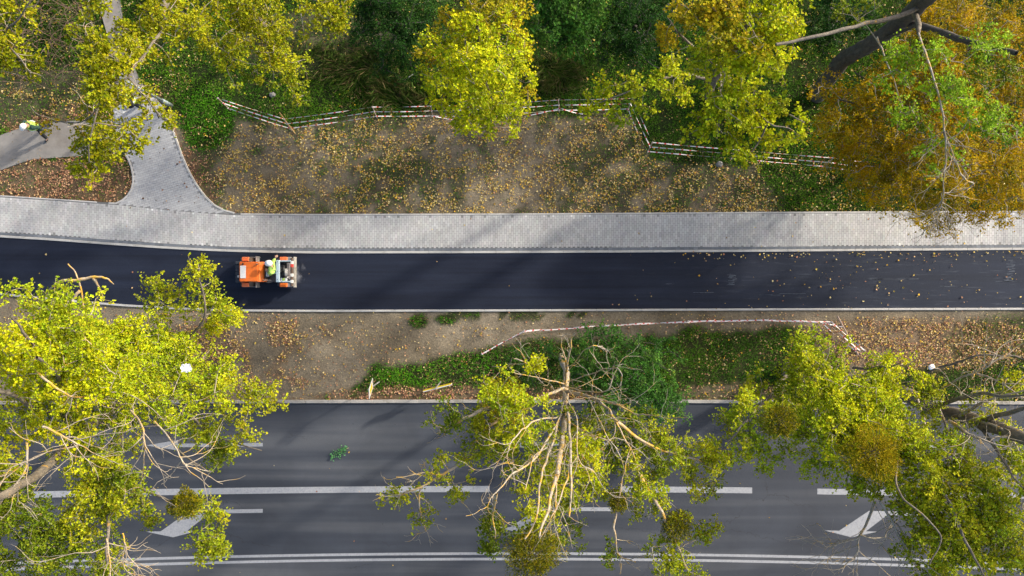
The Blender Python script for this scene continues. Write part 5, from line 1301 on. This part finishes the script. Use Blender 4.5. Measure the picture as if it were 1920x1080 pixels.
# folded vest on the machine
b = bm_box(X(524, 1), X(537, 1), RC - .40, RC - .26, .84, .90, .025, seg=2)
vt = obj("safety_vest", b, M["reflective"]); tag(vt, "folded white and yellow safety vest lying on the side of the orange roller", "safety vest")
obj("yellow_panel", bm_box(X(528, 1), X(533, 1), RC - .395, RC - .265, .897, .912, .01, seg=2), M["hivis"], vt)

# ------------------------------------------------------------------ people
def skin_mesh(name, joints, edges, radii, mat, parent, root_i=0, sub=2, smooth=True):
    me = bpy.data.meshes.new(name)
    me.from_pydata([tuple(j) for j in joints], edges, [])
    o = bpy.data.objects.new(name, me); COL.objects.link(o)
    m = o.modifiers.new("Skin", 'SKIN'); m.use_smooth_shade = True
    for i, r in enumerate(radii):
        me.skin_vertices[0].data[i].radius = (r, r) if not isinstance(r, tuple) else r
        me.skin_vertices[0].data[i].use_root = (i == root_i)
    s = o.modifiers.new("Subsurf", 'SUBSURF'); s.levels = sub; s.render_levels = sub
    dg = bpy.context.evaluated_depsgraph_get(); dg.update()
    me2 = bpy.data.meshes.new_from_object(o.evaluated_get(dg))
    bpy.data.objects.remove(o); bpy.data.meshes.remove(me)
    me2.name = name; me2.materials.clear()
    for p in me2.polygons: p.use_smooth = True
    return link(name, me2, mat, parent)

def chain(J, names): return [J[n] for n in names]

def hand_fingers(wrist, direction, curl):
    """returns joints + edges offset for palm and five fingers"""
    d = Vector(direction).normalized()
    up = Vector((0, 0, 1)); 
    if abs(d.z) > .9: up = Vector((1, 0, 0))
    s = d.cross(up).normalized(); n = s.cross(d).normalized()
    w = Vector(wrist); pts = [w + d * .05, w + d * .09]; rad = [.03, .034]; ed = [(0, 1)]
    for k, (off, ln) in enumerate(((-.03, .06), (-.01, .075), (.012, .07), (.032, .055))):
        b = len(pts); base = w + d * .085 + s * off
        pts += [base, base + d * ln * .55 - n * curl * .02, base + d * ln * .85 - n * curl * .06]; rad += [.011, .0095, .008]
        ed += [(1, b), (b, b + 1), (b + 1, b + 2)]
    b = len(pts); base = w + d * .045 - s * .035
    pts += [base, base + (d - s * .9).normalized() * .04, base + (d * 1.2 - s * .6).normalized() * .07 - n * curl * .02]; rad += [.013, .011, .009]
    ed += [(0, b), (b, b + 1), (b + 1, b + 2)]
    return pts, rad, ed

def person(loc, rz, pose, label, cat="person", jacket="navy", trousers="navy", helmet=True, vest=True, band_=True, parent_z=0):
    """pose: dict of joints in local metres, person faces +Y"""
    root = empty("person", loc, rz, label, cat)
    R = Matrix.Rotation(rz, 3, 'Z'); Lc = Vector(loc)
    def T(p): return tuple(R @ Vector(p) + Lc)
    J = {k: Vector(v) * 1.05 for k, v in pose.items()}
    names = ["pelvis", "waist", "chest", "neck", "head"]
    pts = [J[n] for n in names]; rad = [.115, .105, .13, .052, .085]; ed = [(0, 1), (1, 2), (2, 3), (3, 4)]
    pts.append(J["head"] + Vector((0, .012, .09))); rad.append(.078); ed.append((4, 5))
    for s in "lr":
        b = len(pts); pts += [J[s + "sh"], J[s + "el"], J[s + "wr"]]; rad += [.055, .042, .028]; ed += [(2, b), (b, b + 1), (b + 1, b + 2)]
        hp, hr, he = hand_fingers(J[s + "wr"], J[s + "wr"] - J[s + "el"], 1.0)
        o = len(pts); pts += hp; rad += hr; ed += [(b + 2, o)] + [(x + o, y + o) for x, y in he]
        b = len(pts); pts += [J[s + "hip"], J[s + "kn"], J[s + "an"], J[s + "toe"]]; rad += [.085, .06, .042, .035]; ed += [(0, b), (b, b + 1), (b + 1, b + 2), (b + 2, b + 3)]
    skin_mesh("body", [T(p) for p in pts], ed, rad, M["skin"], root)
    # jacket with sleeves
    jp = [J["pelvis"] + (J["waist"] - J["pelvis"]) * .3, J["waist"], J["chest"], J["neck"] - (J["neck"] - J["chest"]) * .35]; jr = [(.17), (.16), (.18), .13]; je = [(0, 1), (1, 2), (2, 3)]
    for s in "lr":
        b = len(jp); jp += [J[s + "sh"], J[s + "el"], J[s + "el"] + (J[s + "wr"] - J[s + "el"]) * .93]; jr += [.105, .078, .06]; je += [(2, b), (b, b + 1), (b + 1, b + 2)]
    skin_mesh("jacket", [T(p) for p in jp], je, jr, M[jacket], root)
    tp = [J["pelvis"] + Vector((0, 0, .04))]; tr_ = [.14]; te = []
    for s in "lr":
        b = len(tp); tp += [J[s + "hip"], J[s + "kn"], J[s + "an"] + Vector((0, 0, .03))]; tr_ += [.125, .095, .075]; te += [(0, b), (b, b + 1), (b + 1, b + 2)]
    skin_mesh("trousers", [T(p) for p in tp], te, tr_, M[trousers], root)
    for s in "lr":
        a = J[s + "an"] - Vector((0, .0, .02)); c = J[s + "toe"]; d = (c - a)
        skin_mesh("shoe", [T(a - d * .35), T(a + d * .2), T(c + d * .35)], [(0, 1), (1, 2)], [.045, .05, .042], M["black"], root, sub=1)
    if vest:
        v0 = J["pelvis"] + (J["waist"] - J["pelvis"]) * .5
        vp = [v0, J["waist"], J["chest"], J["chest"] + (J["neck"] - J["chest"]) * .62]
        vp += [J["lsh"] * .62 + J["chest"] * .38, J["rsh"] * .62 + J["chest"] * .38]
        skin_mesh("safety_vest", [T(p) for p in vp], [(0, 1), (1, 2), (2, 3), (2, 4), (2, 5)], [.23, .23, .27, .17, .15, .15], M["hivis"], root)
        skin_mesh("reflective_band", [T(J["waist"] * .75 + J["chest"] * .25), T(J["waist"] * .35 + J["chest"] * .65)], [(0, 1)], [.275, .3], M["reflective"], root)
    hc = Vector(T(J["head"] + Vector((0, .012, .075))))
    b = bmesh.new()
    bmesh.ops.create_uvsphere(b, u_segments=24, v_segments=14, radius=.135 if helmet else .112)
    for v in b.verts:
        v.co.y *= 1.12
        if v.co.z < 0: v.co.z *= .12 if helmet else .6
    if helmet:
        for v in b.verts:
            if v.co.z < .01 and v.co.y > .06: v.co.y += .045
    bmesh.ops.rotate(b, verts=b.verts, cent=(0, 0, 0), matrix=R)
    bmesh.ops.translate(b, verts=b.verts, vec=hc + Vector((0, 0, .02)))
    obj("helmet" if helmet else "hair", b, M["helmet" if helmet else "hair"], root, True)
    # face: nose, eyes, ears, mouth
    f = J["head"] + Vector((0, .105, .03))
    b = bmesh.new()
    bm_cyl(T(f + Vector((0, -.01, .03))), T(f + Vector((0, .02, -.005))), .008, 8, .014, b); obj("nose", b, M["skin"], root, True)
    for s in (-1, 1):
        b = bmesh.new(); bmesh.ops.create_uvsphere(b, u_segments=8, v_segments=6, radius=.011, matrix=Matrix.Translation(T(f + Vector((s * .032, -.012, .035))))); obj("eye", b, M["black"], root, True)
        b = bmesh.new(); bmesh.ops.create_uvsphere(b, u_segments=8, v_segments=6, radius=.022, matrix=Matrix.Translation(T(J["head"] + Vector((s * .09, 0, .04))))); obj("ear", b, M["skin"], root, True)
    b = bm_cyl(T(f + Vector((-.022, -.008, -.04))), T(f + Vector((.022, -.008, -.04))), .007, 6); obj("mouth", b, M["red"], root)
    return root, T

walk = dict(pelvis=(0, 0, .95), waist=(0, 0, 1.08), chest=(0, .04, 1.32), neck=(0, .09, 1.46), head=(0, .15, 1.51),
            lsh=(-.19, .03, 1.4), lel=(-.27, -.1, 1.14), lwr=(-.24, .06, .93), rsh=(.19, .03, 1.4), rel=(.27, .06, 1.14), rwr=(.2, .26, 1.0),
            lhip=(-.1, 0, .9), lkn=(-.11, .2, .5), lan=(-.11, .3, .1), ltoe=(-.12, .44, .05), rhip=(.1, 0, .9), rkn=(.11, -.06, .49), ran=(.11, -.32, .13), rtoe=(.12, -.2, .05))
person((X(95), Y(247), .03), math.atan2(-.83, -.56) - math.pi / 2, walk, "person in a white helmet and yellow safety vest walking on the grey footpath, far left", jacket="green_cloth")
stand = dict(pelvis=(0, 0, .95), waist=(0, .01, 1.08), chest=(0, .04, 1.33), neck=(0, .07, 1.49), head=(0, .12, 1.57),
             lsh=(-.19, .04, 1.39), lel=(-.25, .1, 1.13), lwr=(-.12, .32, 1.12), rsh=(.19, .04, 1.39), rel=(.25, .1, 1.13), rwr=(.12, .32, 1.12),
             lhip=(-.1, 0, .9), lkn=(-.13, .05, .5), lan=(-.15, .02, .1), ltoe=(-.17, .16, .05), rhip=(.1, 0, .9), rkn=(.13, .05, .5), ran=(.15, -.06, .1), rtoe=(.17, .08, .05))
r2, T2 = person((X(272), Y(201), Z_BLK), math.atan2(-.75, -.66) - math.pi / 2, stand, "bareheaded person in black with a yellow vest holding white papers, under the yellow leaves", helmet=False)
b = bmesh.new(); q = [T2((-.17, .36, 1.13)), T2((.17, .36, 1.13)), T2((.17, .6, 1.2)), T2((-.17, .6, 1.2))]
lo = [b.verts.new(p) for p in q]; hi = [b.verts.new((p[0], p[1], p[2] + .02)) for p in q]
b.faces.new(hi); b.faces.new(lo[::-1])
for i in range(4): b.faces.new((lo[i], lo[(i + 1) % 4], hi[(i + 1) % 4], hi[i]))
tag(obj("papers", b, M["white"]), "white papers in the hands of the bareheaded person", "papers")
# driver, seated facing the hood (towards -X), leaning to look along the side of the machine
sx_, sy_ = X(522, 1.0), RC + .10
sit = dict(pelvis=(0, 0, .88), waist=(.02, .1, 1.0), chest=(.05, .2, 1.2), neck=(.16, .2, 1.33), head=(.24, .19, 1.42),
           lsh=(-.14, .2, 1.24), lel=(-.2, .3, 1.04), lwr=(-.08, .4, 1.08), rsh=(.2, .16, 1.27), rel=(.36, .1, 1.24), rwr=(.46, .02, 1.28),
           lhip=(-.1, .04, .85), lkn=(-.13, .38, .84), lan=(-.13, .42, .63), ltoe=(-.13, .54, .6), rhip=(.1, .04, .85), rkn=(.15, .38, .84), ran=(.15, .42, .63), rtoe=(.15, .54, .6))
person((sx_, sy_, 0.0), math.pi / 2, sit, "roller driver in a white helmet and yellow-green vest leaning out of the orange roller", jacket="hivis")

# ------------------------------------------------------------------ steam behind the roller
def steam():
    m = bpy.data.materials.new("steam"); m.use_nodes = True; nt = m.node_tree
    nt.nodes.remove(nt.nodes["Principled BSDF"])
    v = nt.nodes.new("ShaderNodeVolumePrincipled"); v.inputs["Color"].default_value = (.9, .93, 1, 1)
    co = geo(nt); n = noise_node(nt, 3.2, 4, .6, scaled(nt, co, (1, .8, 1)), .8)
    r = ramp(nt, n.outputs[0], [(0.5, (0, 0, 0)), (0.72, (3, 3, 3))])
    vm = nt.nodes.new("ShaderNodeVectorMath"); vm.operation = 'DISTANCE'; vm.inputs[1].default_value = (X(562), Y(512), .3)
    nt.links.new(co, vm.inputs[0]); mr = nt.nodes.new("ShaderNodeMapRange"); nt.links.new(vm.outputs["Value"], mr.inputs[0])
    mr.inputs[1].default_value = .1; mr.inputs[2].default_value = .5; mr.inputs[3].default_value = 1; mr.inputs[4].default_value = 0
    mu = nt.nodes.new("ShaderNodeMath"); mu.operation = 'MULTIPLY'; nt.links.new(r.outputs[0], mu.inputs[0]); nt.links.new(mr.outputs[0], mu.inputs[1])
    nt.links.new(mu.outputs[0], v.inputs["Density"]); nt.links.new(v.outputs[0], nt.nodes["Material Output"].inputs["Volume"])
    b = bmesh.new(); bmesh.ops.create_icosphere(b, subdivisions=3, radius=1)
    for q in b.verts: q.co = Vector((X(562) + q.co.x * .38, Y(512) + q.co.y * .62, .30 + q.co.z * .22))
    tag(obj("steam", b, m), "faint wisp of steam rising behind the roller's pale rear bar", "steam", kind="stuff")
steam()

# ------------------------------------------------------------------ scuff marks rubbed into the asphalt path
def scuffs():
    b = bmesh.new()
    def q(px, py, l, w):
        z = Z_ASPH + .004
        v = [b.verts.new((X(px) + a * l / 2, Y(py) + c * w / 2 + a * random.uniform(-.01, .01), z)) for a, c in ((-1, -1), (1, -1), (1, 1), (-1, 1))]
        b.faces.new(v)
    for k in range(15): q(1372 + random.uniform(-4, 5), 514 + k * 1.45, random.uniform(.12, .4), .012)
    for k in range(24): q(1896 + random.uniform(-5, 4) - max(0, k - 14) * .7, 488 + k * 1.7, random.uniform(.1, .38), .014)
    for px, py, l in ((1480, 551, 1.3), (1445, 553, .8), (1650, 523, .7), (1700, 523, 1.1), (1890, 528, .8), (1600, 538, .4), (1775, 537, .5), (1320, 548, .6), (1250, 532, .5)):
        for _ in range(3): q(px + random.uniform(-12, 12), py + random.uniform(-.6, .6), l * random.uniform(.4, 1), .01)
    m = simple("chalky_scuff", (0.085, 0.10, 0.125), .9, .35, 14)
    tag(obj("scuff_marks", b, m), kind="structure")
scuffs()
